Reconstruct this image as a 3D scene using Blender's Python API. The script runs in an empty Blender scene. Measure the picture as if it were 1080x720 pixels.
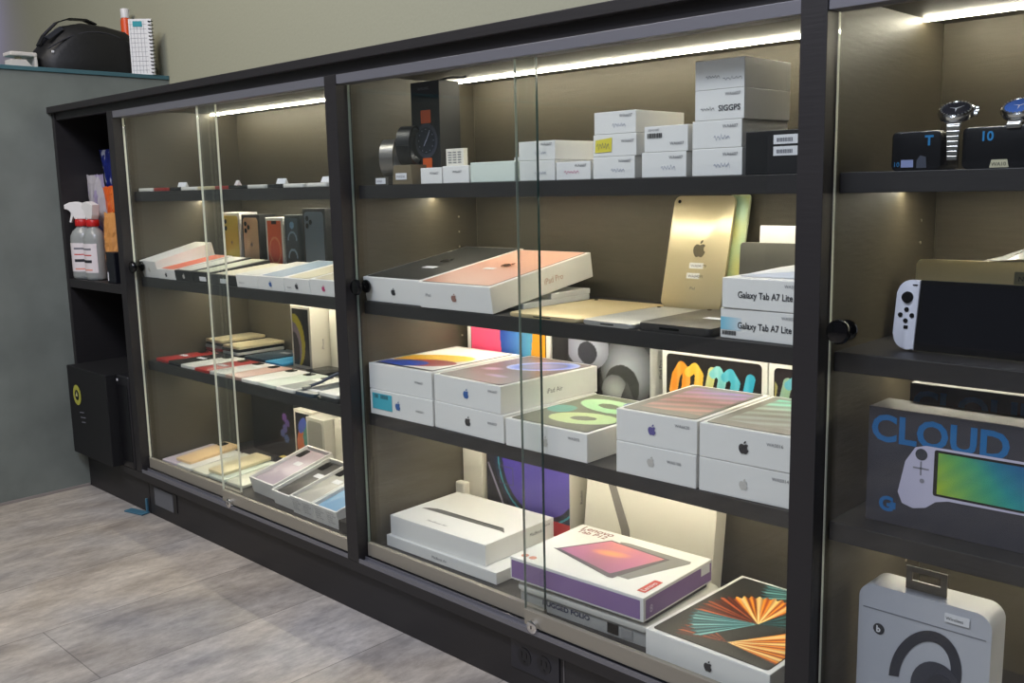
import bpy, bmesh, math, random
from mathutils import Vector, Matrix

random.seed(7)
SC = bpy.context.scene
COL = SC.collection
R = math.radians

# ------------------------------------------------------------------ camera
CAM = Vector((2.9196, -1.1163, 0.8700))
FW = Vector((-0.69068906, 0.7057694, -0.15760132))
RT = Vector((0.71692784, 0.69681701, -0.02145986))
UP = Vector((-0.09467357, 0.12781087, 0.98726962))
cd = bpy.data.cameras.new('camera')
cam = bpy.data.objects.new('camera', cd)
COL.objects.link(cam)
cam.matrix_world = Matrix(((RT.x, UP.x, -FW.x, CAM.x), (RT.y, UP.y, -FW.y, CAM.y), (RT.z, UP.z, -FW.z, CAM.z), (0, 0, 0, 1)))
cd.sensor_fit = 'HORIZONTAL'
cd.sensor_width = 36.0
cd.lens = 1018.96 / 1080 * 36.0
cd.clip_start = 0.02
SC.camera = cam

# ------------------------------------------------------------------ light
SC.view_settings.view_transform = 'Standard'
SC.view_settings.look = 'None'
SC.view_settings.gamma = 1.0
SC.view_settings.exposure = 0.0
try:
    SC.view_settings.use_curve_mapping = False
except Exception:
    pass
W = bpy.data.worlds.new('room_ambient')
SC.world = W
W.use_nodes = True
W.node_tree.nodes['Background'].inputs[0].default_value = (0.86, 0.88, 1.0, 1)
W.node_tree.nodes['Background'].inputs[1].default_value = 0.10


def area_light(name, loc, target, size, power, col):
    l = bpy.data.lights.new(name, 'AREA')
    l.shape = 'RECTANGLE'
    l.size, l.size_y = size
    l.energy = power
    l.color = col
    o = bpy.data.objects.new(name, l)
    COL.objects.link(o)
    o.location = loc
    o.rotation_euler = (Vector(target) - Vector(loc)).to_track_quat('-Z', 'Y').to_euler()
    return o


area_light('ceiling_lamp', (2.0, -1.6, 2.7), (1.6, -0.5, 0.3), (1.2, 0.5), 49, (0.80, 0.84, 1.0))
area_light('ceiling_lamp', (3.0, -2.9, 2.7), (1.8, -0.3, 0.5), (1.2, 0.5), 17, (0.78, 0.82, 1.0))  # extra lamp added on the camera side to brighten the cabinet front
area_light('ceiling_lamp', (0.5, -1.3, 2.7), (0.5, -0.6, 0.0), (0.9, 0.4), 28, (1.0, 0.93, 0.84))
area_light('violet_lamp', (-1.75, -0.05, 1.75), (-2.05, 0.37, 1.55), (0.4, 0.4), 4.5, (0.36, 0.32, 1.0))
LED_TOP, LED_SHELF = 64.0, 56.0
LED_COL = (1.0, 0.91, 0.72)


# ------------------------------------------------------------------ colour and materials
def lin(c):
    if isinstance(c, str):
        c = c.lstrip('#')
        c = [int(c[i:i + 2], 16) / 255 for i in (0, 2, 4)]
    elif max(c) > 1.0:
        c = [x / 255 for x in c]
    return tuple(x / 12.92 if x <= 0.04045 else ((x + 0.055) / 1.055) ** 2.4 for x in c) + (1.0,)


_M = {}


def mat(name, col, rough=0.5, metal=0.0, spec=0.5, noise=0.0, nscale=30.0, bump=0.0, trans=0.0, coat=0.0, stretch=None):
    if name in _M:
        return _M[name]
    m = bpy.data.materials.new(name)
    m.use_nodes = True
    nt = m.node_tree
    b = nt.nodes['Principled BSDF']
    c = lin(col)
    b.inputs['Base Color'].default_value = c
    b.inputs['Roughness'].default_value = rough
    b.inputs['Metallic'].default_value = metal
    b.inputs['Specular IOR Level'].default_value = spec
    b.inputs['Transmission Weight'].default_value = trans
    b.inputs['Coat Weight'].default_value = coat
    tc = nt.nodes.new('ShaderNodeTexCoord')
    mp = nt.nodes.new('ShaderNodeMapping')
    nz = nt.nodes.new('ShaderNodeTexNoise')
    nz.inputs['Scale'].default_value = nscale
    nz.inputs['Detail'].default_value = 5
    if stretch:
        mp.inputs['Scale'].default_value = stretch
    nt.links.new(tc.outputs['Object'], mp.inputs[0])
    nt.links.new(mp.outputs[0], nz.inputs['Vector'])
    if noise >= 0:
        rp = nt.nodes.new('ShaderNodeMapRange')
        n = max(noise, 0.015)
        rp.inputs[3].default_value = 1 - n
        rp.inputs[4].default_value = 1 + n
        nt.links.new(nz.outputs['Fac'], rp.inputs[0])
        mx = nt.nodes.new('ShaderNodeVectorMath')
        mx.operation = 'SCALE'
        mx.inputs[0].default_value = c[:3]
        nt.links.new(rp.outputs[0], mx.inputs['Scale'])
        nt.links.new(mx.outputs[0], b.inputs['Base Color'])
    if bump:
        bp = nt.nodes.new('ShaderNodeBump')
        bp.inputs['Strength'].default_value = bump
        bp.inputs['Distance'].default_value = 0.002
        nt.links.new(nz.outputs['Fac'], bp.inputs['Height'])
        nt.links.new(bp.outputs[0], b.inputs['Normal'])
    _M[name] = m
    return m


def emit_mat(name, col, strength):
    if name in _M:
        return _M[name]
    m = bpy.data.materials.new(name)
    m.use_nodes = True
    nt = m.node_tree
    nt.nodes.clear()
    e = nt.nodes.new('ShaderNodeEmission')
    e.inputs[0].default_value = (*col, 1)
    e.inputs[1].default_value = strength
    o = nt.nodes.new('ShaderNodeOutputMaterial')
    nt.links.new(e.outputs[0], o.inputs[0])
    _M[name] = m
    return m


def glass_mat(name, tint, refl=1.0):
    if name in _M:
        return _M[name]
    m = bpy.data.materials.new(name)
    m.use_nodes = True
    nt = m.node_tree
    nt.nodes.clear()
    t = nt.nodes.new('ShaderNodeBsdfTransparent')
    t.inputs[0].default_value = (*tint, 1)
    g = nt.nodes.new('ShaderNodeBsdfGlossy')
    g.inputs['Roughness'].default_value = 0.005
    f = nt.nodes.new('ShaderNodeFresnel')
    f.inputs[0].default_value = 1.45
    ge = nt.nodes.new('ShaderNodeNewGeometry')
    ir = nt.nodes.new('ShaderNodeMapRange')
    ir.inputs[3].default_value = 1.45
    ir.inputs[4].default_value = 1 / 1.45
    nt.links.new(ge.outputs['Backfacing'], ir.inputs[0])
    nt.links.new(ir.outputs[0], f.inputs[0])
    mu = nt.nodes.new('ShaderNodeMath')
    mu.operation = 'MULTIPLY'
    mu.inputs[1].default_value = refl
    mx = nt.nodes.new('ShaderNodeMixShader')
    o = nt.nodes.new('ShaderNodeOutputMaterial')
    nt.links.new(f.outputs[0], mu.inputs[0])
    nt.links.new(mu.outputs[0], mx.inputs[0])
    nt.links.new(t.outputs[0], mx.inputs[1])
    nt.links.new(g.outputs[0], mx.inputs[2])
    nt.links.new(mx.outputs[0], o.inputs[0])
    _M[name] = m
    return m


def print_mat(rough=0.35):
    """printed ink: base colour read from the colour attribute of the print"""
    k = 'printed_ink_%d' % int(rough * 100)
    if k in _M:
        return _M[k]
    m = bpy.data.materials.new(k)
    m.use_nodes = True
    nt = m.node_tree
    b = nt.nodes['Principled BSDF']
    b.inputs['Roughness'].default_value = rough
    a = nt.nodes.new('ShaderNodeAttribute')
    a.attribute_name = 'ink'
    nt.links.new(a.outputs['Color'], b.inputs['Base Color'])
    _M[k] = m
    return m


WHITE = mat('white_carton', (232, 231, 228), 0.42, noise=0.015, nscale=9)
WHITE2 = mat('ivory_carton', (228, 223, 210), 0.45, noise=0.02, nscale=9)
BLACKC = mat('black_carton', (20, 20, 23), 0.45, noise=0.05)
DARKC = mat('charcoal_carton', (44, 43, 49), 0.5, noise=0.05)
INK = mat('black_ink', (38, 38, 44), 0.6)
CODEI = mat('faded_ink', (88, 88, 98), 0.6)
GREYINK = mat('grey_ink', (110, 110, 118), 0.6)
BLK = mat('black_plastic', (14, 14, 16), 0.38)
BLKG = mat('gloss_black', (8, 8, 10), 0.12)
STEEL = mat('brushed_steel', (190, 188, 184), 0.28, metal=1.0, noise=0.06, nscale=60)
CHROME = mat('chrome', (225, 225, 225), 0.12, metal=1.0)
ALU = mat('anodised_aluminium', (132, 132, 138), 0.42, metal=0.55, noise=0.03, nscale=20, stretch=(1, 30, 30))
ALUW = mat('satin_aluminium_rail', (152, 146, 132), 0.5, metal=0.25, noise=0.03, nscale=20, stretch=(1, 30, 30))
EBONY = mat('black_brown_laminate', (36, 34, 35), 0.5, noise=0.12, nscale=14, bump=0.15, stretch=(1, 1, 12))
EBONYH = mat('black_brown_laminate_board', (36, 34, 35), 0.5, noise=0.12, nscale=14, bump=0.15, stretch=(1, 12, 12))
OAKB = mat('grey_brown_linen_laminate', (76, 70, 57), 0.55, noise=0.16, nscale=20, bump=0.2, stretch=(1, 1, 9))
OAKS = mat('grey_brown_linen_laminate_side', (74, 68, 55), 0.5, noise=0.16, nscale=20, bump=0.2, stretch=(1, 1.5, 9))
PAPER = mat('white_paper_tag', (225, 225, 228), 0.7)
SILV = mat('silver_aluminium_shell', (186, 186, 184), 0.35, metal=0.6)
GOLD = mat('gold_aluminium_shell', (220, 200, 156), 0.36, metal=0.5)
GRAPH = mat('graphite_shell', (62, 60, 60), 0.4, metal=0.4)

TOPF = Matrix.Identity(3)                                     # u->x v->y n->z
FRONTF = Matrix(((1, 0, 0), (0, 0, -1), (0, 1, 0)))           # u->x v->z n->-y
RIGHTF = Matrix(((0, 0, 1), (1, 0, 0), (0, 1, 0)))            # u->y v->z n->x


# ------------------------------------------------------------------ mesh builder
class MB:
    def __init__(self):
        self.bm = bmesh.new()

    def _add(self, verts, faces, M=None, o=(0, 0, 0)):
        vs = []
        for v in verts:
            p = Vector(v)
            if M is not None:
                p = M @ p
            vs.append(self.bm.verts.new(p + Vector(o)))
        fs = []
        for f in faces:
            try:
                fs.append(self.bm.faces.new([vs[i] for i in f]))
            except ValueError:
                pass
        return vs, fs

    def box(self, a, b, bev=0.0, seg=2):
        x0, y0, z0 = a
        x1, y1, z1 = b
        vs, fs = self._add([(x0, y0, z0), (x1, y0, z0), (x1, y1, z0), (x0, y1, z0), (x0, y0, z1), (x1, y0, z1), (x1, y1, z1), (x0, y1, z1)],
                           [(3, 2, 1, 0), (4, 5, 6, 7), (0, 1, 5, 4), (1, 2, 6, 5), (2, 3, 7, 6), (3, 0, 4, 7)])
        if bev:
            es = list({e for f in fs for e in f.edges})
            bmesh.ops.bevel(self.bm, geom=es, offset=bev, segments=seg, affect='EDGES', profile=0.5)
        return self

    def prism(self, pts, n0, n1, M=TOPF, o=(0, 0, 0), bev=0.0, seg=2):
        n = len(pts)
        vs, fs = self._add([(u, v, n0) for u, v in pts] + [(u, v, n1) for u, v in pts],
                           [tuple(range(n))[::-1], tuple(range(n, 2 * n))] + [(i, (i + 1) % n, n + (i + 1) % n, n + i) for i in range(n)], M, o)
        if bev:
            es = [e for e in fs[1].edges] + [e for e in fs[0].edges]
            bmesh.ops.bevel(self.bm, geom=list(set(es)), offset=bev, segments=seg, affect='EDGES', profile=0.5)
        return self

    def lathe(self, prof, n=24, M=TOPF, o=(0, 0, 0), sx=1.0, sy=1.0):
        vs, fs = [], []
        for r, z in prof:
            for i in range(n):
                a = 2 * math.pi * i / n
                vs.append((r * math.cos(a) * sx, r * math.sin(a) * sy, z))
        k = len(prof)
        for j in range(k - 1):
            for i in range(n):
                fs.append((j * n + i, j * n + (i + 1) % n, (j + 1) * n + (i + 1) % n, (j + 1) * n + i))
        fs.append(tuple(range(n))[::-1])
        fs.append(tuple(range((k - 1) * n, k * n)))
        self._add(vs, fs, M, o)
        return self

    def tube(self, path, r, n=8, closed=False):
        P = [Vector(p) for p in path]
        k = len(P)
        rings = []
        for i, p in enumerate(P):
            if closed:
                t = P[(i + 1) % k] - P[i - 1]
            else:
                t = P[min(i + 1, k - 1)] - P[max(i - 1, 0)]
            t.normalize()
            a = Vector((0, 0, 1)) if abs(t.z) < 0.9 else Vector((1, 0, 0))
            s = t.cross(a).normalized()
            q = s.cross(t)
            rr = r[i] if isinstance(r, (list, tuple)) else r
            rings.append([p + rr * (math.cos(2 * math.pi * j / n) * s + math.sin(2 * math.pi * j / n) * q) for j in range(n)])
        vs = [v for ring in rings for v in ring]
        fs = []
        for i in range(k if closed else k - 1):
            i2 = (i + 1) % k
            for j in range(n):
                fs.append((i * n + j, i * n + (j + 1) % n, i2 * n + (j + 1) % n, i2 * n + j))
        if not closed:
            fs.append(tuple(range(n))[::-1])
            fs.append(tuple(range((k - 1) * n, k * n)))
        self._add(vs, fs)
        return self

    def strap(self, path, w, t, axis=(1, 0, 0)):
        """ribbon of width w along axis, thickness t, following a path"""
        A = Vector(axis).normalized() * (w / 2)
        P = [Vector(p) for p in path]
        vs, fs = [], []
        for i, p in enumerate(P):
            tt = (P[min(i + 1, len(P) - 1)] - P[max(i - 1, 0)]).normalized()
            nn = tt.cross(A).normalized() * (t / 2)
            vs += [p - A - nn, p + A - nn, p + A + nn, p - A + nn]
        for i in range(len(P) - 1):
            for j in range(4):
                fs.append((4 * i + j, 4 * i + (j + 1) % 4, 4 * i + 4 + (j + 1) % 4, 4 * i + 4 + j))
        fs.append((3, 2, 1, 0))
        k = 4 * (len(P) - 1)
        fs.append((k, k + 1, k + 2, k + 3))
        self._add(vs, fs)
        return self

    def build(self, name, m, parent=None, smooth=False, sub=0):
        bm = self.bm
        bmesh.ops.recalc_face_normals(bm, faces=bm.faces)
        me = bpy.data.meshes.new(name)
        bm.to_mesh(me)
        bm.free()
        me.materials.append(m)
        if smooth:
            for p in me.polygons:
                p.use_smooth = True
        o = bpy.data.objects.new(name, me)
        COL.objects.link(o)
        if parent is not None:
            o.parent = parent
        if smooth and not sub:
            md = o.modifiers.new('split', 'EDGE_SPLIT')
            md.split_angle = R(38)
        if sub:
            md = o.modifiers.new('sub', 'SUBSURF')
            md.levels = md.render_levels = sub
        return o


def thing(name, label, cat, loc=(0, 0, 0), yaw=0.0, tilt=0.0, group=None):
    o = bpy.data.objects.new(name, None)
    COL.objects.link(o)
    o.empty_display_size = 0.02
    o.location = loc
    o.rotation_euler = (R(tilt), 0, R(yaw))
    return tag(o, label, cat, group)


def tag(o, label, cat, group=None):
    o['label'] = label
    o['category'] = cat
    if group:
        o['group'] = group
    return o


def struct(o, label=None):
    o['kind'] = 'structure'
    if label:
        o['label'] = label
    return o


def rrect(x0, y0, x1, y1, r, n=4):
    pts = []
    for cx, cy, a0 in ((x1 - r, y0 + r, -90), (x1 - r, y1 - r, 0), (x0 + r, y1 - r, 90), (x0 + r, y0 + r, 180)):
        for i in range(n + 1):
            a = R(a0 + 90 * i / n)
            pts.append((cx + r * math.cos(a), cy + r * math.sin(a)))
    return pts


def circle(cx, cy, r, n=20, ry=None):
    ry = r if ry is None else ry
    return [(cx + r * math.cos(2 * math.pi * i / n), cy + ry * math.sin(2 * math.pi * i / n)) for i in range(n)]


def flat(name, pts_list, M, o, m, parent, n=0.0006, t=0.0003):
    b = MB()
    for pts in pts_list:
        b.prism(pts, n, n + t, M, o)
    return b.build(name, m, parent)


def picture(parent, M, o, w, h, fn, nu=48, nv=48, name='printed_picture', n=0.0006, rough=0.35, mask=None, kids=None):
    """printed artwork: a fine grid carrying ink colours fn(u, v) with u, v in 0..1"""
    me = bpy.data.meshes.new(name)
    vs, fs, cs = [], [], []
    O = Vector(o)
    for j in range(nv + 1):
        for i in range(nu + 1):
            u, v = i / nu, j / nv
            vs.append(M @ Vector((u * w, v * h, n)) + O)
            cs.append(fn(u, v))
    for j in range(nv):
        for i in range(nu):
            if mask and not mask((i + .5) / nu, (j + .5) / nv):
                continue
            a = j * (nu + 1) + i
            fs.append((a, a + 1, a + nu + 2, a + nu + 1))
    me.from_pydata(vs, [], fs)
    at = me.color_attributes.new('ink', 'FLOAT_COLOR', 'POINT')
    for k, c in enumerate(cs):
        at.data[k].color = lin(c)
    me.materials.append(print_mat(rough))
    ob = bpy.data.objects.new(name, me)
    COL.objects.link(ob)
    ob.parent = parent
    return ob


_T = {}


def text(s, size, M, o, m, parent, name='lettering', n=0.0007, align='LEFT', bold=0.0, rot=0.0, sx=1.0, fit=None):
    key = (s, size, align, bold)
    if key not in _T:
        cu = bpy.data.curves.new('lettering_curve', 'FONT')
        cu.body = s
        cu.size = size
        cu.align_x = align
        cu.offset = bold
        cu.resolution_u = 3
        cu.fill_mode = 'FRONT'
        ob = bpy.data.objects.new('lettering_curve', cu)
        COL.objects.link(ob)
        dg = bpy.context.evaluated_depsgraph_get()
        dg.update()
        me = bpy.data.meshes.new_from_object(ob.evaluated_get(dg))
        _T[key] = ([v.co.copy() for v in me.vertices], [tuple(p.vertices) for p in me.polygons])
        bpy.data.objects.remove(ob)
        bpy.data.meshes.remove(me)
        bpy.data.curves.remove(cu)
    vs, fs = _T[key]
    if fit:
        sx = fit / max(1e-6, max(v.x for v in vs))
    me = bpy.data.meshes.new(name)
    ca, sa = math.cos(R(rot)), math.sin(R(rot))
    me.from_pydata([M @ Vector((v.x * sx * ca - v.y * sa, v.x * sx * sa + v.y * ca, n)) + Vector(o) for v in vs], [], fs)
    me.materials.append(m)
    ob = bpy.data.objects.new(name, me)
    COL.objects.link(ob)
    ob.parent = parent
    return ob


APPLE = [[(.50, .70), (.58, .73), (.68, .765), (.78, .75), (.87, .68), (.80, .61), (.77, .50), (.80, .39), (.90, .31), (.84, .17), (.75, .045), (.66, 0), (.58, .015),
          (.50, .045), (.42, .015), (.33, 0), (.24, .055), (.14, .20), (.08, .38), (.09, .54), (.16, .67), (.27, .75), (.38, .745)],
         [(.50, .78), (.51, .90), (.59, .985), (.68, 1.0), (.67, .885), (.59, .80)]]


def apple(parent, M, o, size, m, rot=0, name='fruit_logo'):
    ca, sa = math.cos(R(rot)), math.sin(R(rot))
    L = []
    for poly in APPLE:
        L.append([(((u - .5) * ca - (v - .5) * sa) * size, ((u - .5) * sa + (v - .5) * ca) * size) for u, v in poly])
    return flat(name, L, M, o, m, parent)


def lerp(a, b, t):
    t = min(1, max(0, t))
    return tuple(x + (y - x) * t for x, y in zip(a, b))


def H(s):
    s = s.lstrip('#')
    return tuple(int(s[i:i + 2], 16) / 255 for i in (0, 2, 4))


# ================================================================== ROOM
def floor_material():
    m = bpy.data.materials.new('weathered_vinyl_plank')
    m.use_nodes = True
    nt = m.node_tree
    b = nt.nodes['Principled BSDF']
    b.inputs['Roughness'].default_value = 0.42
    tc = nt.nodes.new('ShaderNodeTexCoord')
    sp = nt.nodes.new('ShaderNodeSeparateXYZ')
    cb = nt.nodes.new('ShaderNodeCombineXYZ')
    nt.links.new(tc.outputs['Object'], sp.inputs[0])
    nt.links.new(sp.outputs['Y'], cb.inputs['X'])
    nt.links.new(sp.outputs['X'], cb.inputs['Y'])
    mp = nt.nodes.new('ShaderNodeMapping')
    mp.inputs['Location'].default_value = (0.472, -0.11, 0)
    nt.links.new(cb.outputs[0], mp.inputs[0])
    br = nt.nodes.new('ShaderNodeTexBrick')
    br.offset = 0.34
    br.inputs['Scale'].default_value = 1
    br.inputs['Mortar Size'].default_value = 0.0012
    br.inputs['Mortar Smooth'].default_value = 0.3
    br.inputs['Brick Width'].default_value = 0.92
    br.inputs['Row Height'].default_value = 0.277
    br.inputs['Color1'].default_value = (0.86, 0.86, 0.86, 1)
    br.inputs['Color2'].default_value = (1.12, 1.12, 1.12, 1)
    br.inputs['Mortar'].default_value = (0.45, 0.45, 0.45, 1)
    nt.links.new(mp.outputs[0], br.inputs['Vector'])

    def noise(scale, stretch, detail=6, rough=0.6):
        mm = nt.nodes.new('ShaderNodeMapping')
        mm.inputs['Scale'].default_value = stretch
        nt.links.new(tc.outputs['Object'], mm.inputs[0])
        n = nt.nodes.new('ShaderNodeTexNoise')
        n.inputs['Scale'].default_value = scale
        n.inputs['Detail'].default_value = detail
        n.inputs['Roughness'].default_value = rough
        nt.links.new(mm.outputs[0], n.inputs['Vector'])
        return n
    n1 = noise(5, (2.2, 1, 1))
    n2 = noise(30, (2.0, 0.8, 1), 10, 0.75)
    n3 = noise(1.7, (1, 1, 1), 3)  # broad warm and cool patches of light, put into the plank colour
    r1 = nt.nodes.new('ShaderNodeValToRGB')
    r1.color_ramp.elements[0].position = 0.32
    r1.color_ramp.elements[0].color = lin((120, 113, 108))
    r1.color_ramp.elements[1].position = 0.68
    r1.color_ramp.elements[1].color = lin((204, 196, 185))
    nt.links.new(n1.outputs['Fac'], r1.inputs[0])
    r3 = nt.nodes.new('ShaderNodeValToRGB')
    r3.color_ramp.elements[0].position = 0.4
    r3.color_ramp.elements[0].color = lin((160, 162, 168))
    r3.color_ramp.elements[1].position = 0.62
    r3.color_ramp.elements[1].color = lin((198, 184, 164))
    nt.links.new(n3.outputs['Fac'], r3.inputs[0])
    mx = nt.nodes.new('ShaderNodeMixRGB')
    mx.inputs[0].default_value = 0.4
    nt.links.new(r1.outputs[0], mx.inputs[1])
    nt.links.new(r3.outputs[0], mx.inputs[2])
    r2 = nt.nodes.new('ShaderNodeMapRange')
    r2.inputs[1].default_value = 0.3
    r2.inputs[2].default_value = 0.75
    r2.inputs[3].default_value = 0.66
    r2.inputs[4].default_value = 1.22
    nt.links.new(n2.outputs['Fac'], r2.inputs[0])
    v = nt.nodes.new('ShaderNodeVectorMath')
    v.operation = 'SCALE'
    nt.links.new(mx.outputs[0], v.inputs[0])
    nt.links.new(r2.outputs[0], v.inputs['Scale'])
    v2 = nt.nodes.new('ShaderNodeVectorMath')
    v2.operation = 'MULTIPLY'
    nt.links.new(v.outputs[0], v2.inputs[0])
    nt.links.new(br.outputs['Color'], v2.inputs[1])
    nt.links.new(v2.outputs[0], b.inputs['Base Color'])
    return m


struct(MB().box((-0.0, -4.0, -0.05), (5.0, 0.55, 0.0)).build('floor', floor_material()), 'weathered grey beige vinyl plank floor')
WALLB = mat('olive_grey_paint', (168, 167, 143), 0.85, noise=0.05, nscale=120, bump=0.25)
struct(MB().box((-3.2, 0.3664, 0.0), (5.0, 0.45, 2.9)).build('wall_back', WALLB), 'olive grey painted wall behind the cabinet')
CONC = mat('grey_concrete_board', (122, 128, 121), 0.75, noise=0.42, nscale=6, bump=0.1)
struct(MB().box((-0.42, -4.0, 0.0), (-0.0005, 0.366, 1.222)).build('wall_left', CONC), 'grey concrete look half wall at the left end')
struct(MB().box((-0.43, -4.0, 1.2222), (0.004, 0.3655, 1.234), 0.001).build('trim_1', mat('teal_edge_strip', (70, 108, 116), 0.45)), 'thin teal edging along the top of the half wall')
struct(MB().box((0.0, -4.0, 0.0002), (0.004, 0.012, 0.008)).build('baseboard_left', mat('pale_sealant', (150, 142, 136), 0.6)), 'pale sealant line at the foot of the half wall')

# ================================================================== CABINET
BK, YS = 0.3593, 0.043
Z1, Z2, Z3, ZD = 0.8792, 0.6535, 0.4268, 0.140
TH = 0.0253
cab = thing('display_cabinet', 'long black-brown display cabinet with lit shelves behind sliding glass', 'display cabinet')
EB = EBONY
ZT = 1.106
MB().box((-0.010, -0.012, 1.1062), (3.36, 0.366, 1.1235), 0.001).build('top_board', EBONYH, cab)
MB().box((0.002, 0.004, 1.0865), (3.34, 0.02, 1.106)).build('top_rail', EBONYH, cab)
MB().box((0.4, 0.0205, 1.0885), (3.34, BK, 1.106)).build('ceiling_board', OAKB, cab)
MB().box((0.0, 0.0146, 0.0005), (3.34, 0.030, 0.0985), 0.0006).build('plinth', EBONYH, cab)
MB().box((0.0, 0.0, 0.0985), (3.34, 0.045, 0.1195), 0.0006).build('bottom_rail', EBONYH, cab)
MB().box((0.397, 0.0455, 0.118), (3.34, BK, ZD)).build('deck_board', EBONYH, cab)
MB().box((0.019, BK, 0.10), (0.365, 0.366, 1.106)).build('back_panel', EBONYH, cab)
for a, b in ((0.397, 1.3382), (1.3762, 2.326), (2.362, 3.31)):
    MB().box((a, BK, 0.118), (b, 0.366, 1.106)).build('back_panel', OAKB, cab)
MB().box((0.0, 0.0, 0.12), (0.0185, BK, 1.106), 0.0006).build('side_panel', EB, cab)
PX = [(0.3655, 0.397), (1.3387, 1.3757), (2.3265, 2.3615), (3.31, 3.34)]
for a, b in PX:
    mpt = (a + b) / 2
    MB().box((a, 0.0, 0.12), (b, 0.034, 1.0865), 0.0007).build('upright', EB, cab)
    MB().box((a, 0.0345, 0.12), (mpt - 0.0002, BK, 1.1058)).build('partition_panel', EB if a < 0.5 else OAKS, cab)
    MB().box((mpt + 0.0002, 0.0345, 0.12), (b, BK, 1.1058)).build('partition_panel', OAKS, cab)
for a, b in ((0.0190, 0.365),):
    MB().box((a, 0.001, 0.609), (b, BK - .0005, 0.6335), 0.0006).build('shelf', EBONYH, cab)
    MB().box((a, 0.006, 0.0995), (b, BK - .0005, 0.1185), 0.0006).build('shelf', EBONYH, cab)
BAYS = [(0.3975, 1.3382), (1.3762, 2.326), (2.362, 3.3095)]
for a, b in BAYS:
    for z in (Z1, Z2, Z3):
        MB().box((a, YS, z - TH), (b, BK - 0.0005, z), 0.0008).build('shelf', EBONYH, cab)
        lm = MB().box((a + 0.002, 0.228, z - TH - 0.0007), (b - 0.002, 0.238, z - TH - 0.0001))
        lm.build('led_strip', emit_mat('warm_led_shelf', LED_COL, LED_SHELF), cab)
    MB().box((a + 0.002, 0.278, 1.0835), (b - 0.002, 0.2835, 1.0883)).build('led_strip', emit_mat('warm_led_top', LED_COL, LED_TOP), cab)
    # metal sliding tracks
    MB().box((a, 0.0015, 1.0692), (b, 0.033, 1.0863), 0.0005).build('top_track', ALU, cab)
    tb = MB().box((a, 0.0005, 0.1197), (b, 0.0375, 0.1225))
    for yy in (0.0006, 0.0165, 0.034):
        tb.box((a, yy, 0.1225), (b, yy + 0.0022, 0.1285))
    tb.build('bottom_track', ALU, cab)
# shelf pin holes and metal pins on the partition faces
PIN = mat('nickel_pin', (190, 180, 160), 0.3, metal=0.8)
for x in (1.3757, 2.3615):
    for zc in (Z1, Z2, Z3):
        for k in (1, 2, 3):
            MB().lathe([(0.0022, 0.0), (0.0022, 0.0012)], 8, RIGHTF, (x + 0.0002, 0.305, zc - TH - 0.032 * k - 0.012)).build('shelf_pin', PIN, cab)
# seams and sockets in the plinth
MB().box((0.4010, 0.0138, 0.0006), (0.4022, 0.0146, 0.098)).build('plinth_joint', BLK, cab)
MB().box((1.917, 0.0135, 0.0006), (1.9195, 0.0146, 0.098)).build('plinth_joint', mat('worn_edge', (95, 92, 92), 0.5), cab)

GL = glass_mat('clear_glass', (0.975, 0.99, 0.98))
EDGE_L = mat('glow_painted_glass_edge', (246, 246, 228), 0.35)  # LED glow in the glass edges, put into a pale colour
EDGE_M = mat('grey_green_glass_edge', (128, 140, 132), 0.3)  # less pale copy, for edges with a weaker painted glow
EDGE_D = mat('dark_teal_glass_edge', (22, 58, 58), 0.2)


def sliding_door(x0, x1, y, edge_left, edge_right, knob=None, lock=None, shoe_x=None):
    z0, z1 = 0.1305, 1.0690
    d = MB().box((x0, y, z0 + 0.003), (x1, y + 0.005, z1)).build('sliding_door', GL, cab)
    MB().box((x0 - 0.0006, y, z0 + 0.028), (x0 - 0.0001, y + 0.005, z1)).build('glass_edge', edge_left, d)
    MB().box((x1 + 0.0001, y, z0 + 0.028), (x1 + 0.0006, y + 0.005, z1)).build('glass_edge', edge_right, d)
    MB().box((x0, y - 0.0022, z0), (x1, y + 0.0072, z0 + 0.0275), 0.0006).build('metal_shoe', ALUW, d)
    if knob:
        kx, kz = knob
        k = MB()
        prof = [(0.004, 0.0), (0.0045, 0.004), (0.013, 0.006), (0.0155, 0.009), (0.0155, 0.0125), (0.013, 0.016), (0.006, 0.0172)]
        k.lathe(prof, 24, FRONTF, (kx, y - 0.0003, kz))
        k.lathe(prof[:3] + [(0.013, 0.0092), (0.006, 0.0096)], 24, Matrix(((1, 0, 0), (0, 0, 1), (0, 1, 0))), (kx, y + 0.0053, kz))
        k.build('knob', BLKG, d, smooth=True)
    if lock:
        lx, lz = lock
        k = MB()
        k.lathe([(0.0112, 0.0), (0.0112, 0.008), (0.0098, 0.009), (0.002, 0.009)], 24, FRONTF, (lx, y - 0.0024, lz))
        kk = k.build('lock', CHROME, d, smooth=True)
        MB().box((lx - 0.0007, y - 0.0122, lz - 0.003), (lx + 0.0007, y - 0.0114, lz + 0.003)).build('keyhole', BLK, d)
    return d


sliding_door(0.4005, 0.877, 0.0245, EDGE_L, EDGE_L, knob=(0.4165, 0.683))
sliding_door(0.822, 1.3375, 0.0085, EDGE_L, EDGE_D, lock=(0.862, 0.1345))
sliding_door(1.3790, 1.866, 0.0245, EDGE_M, EDGE_D, knob=(1.393, 0.684))
sliding_door(1.836, 2.3255, 0.0085, EDGE_M, EDGE_L, lock=(1.860, 0.1345))
sliding_door(2.3640, 2.86, 0.0245, EDGE_L, EDGE_D, knob=(2.381, 0.684))


# ================================================================== HELPERS FOR GOODS
def carton(parent, w, d, h, m, bev=0.0012, name='carton', z0=0.0, seam=None):
    c = MB().box((0, 0, z0), (w, d, z0 + h), bev).build(name, m, parent)
    return c


def ttop(h):
    return (TOPF, (0, 0, h))


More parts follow.
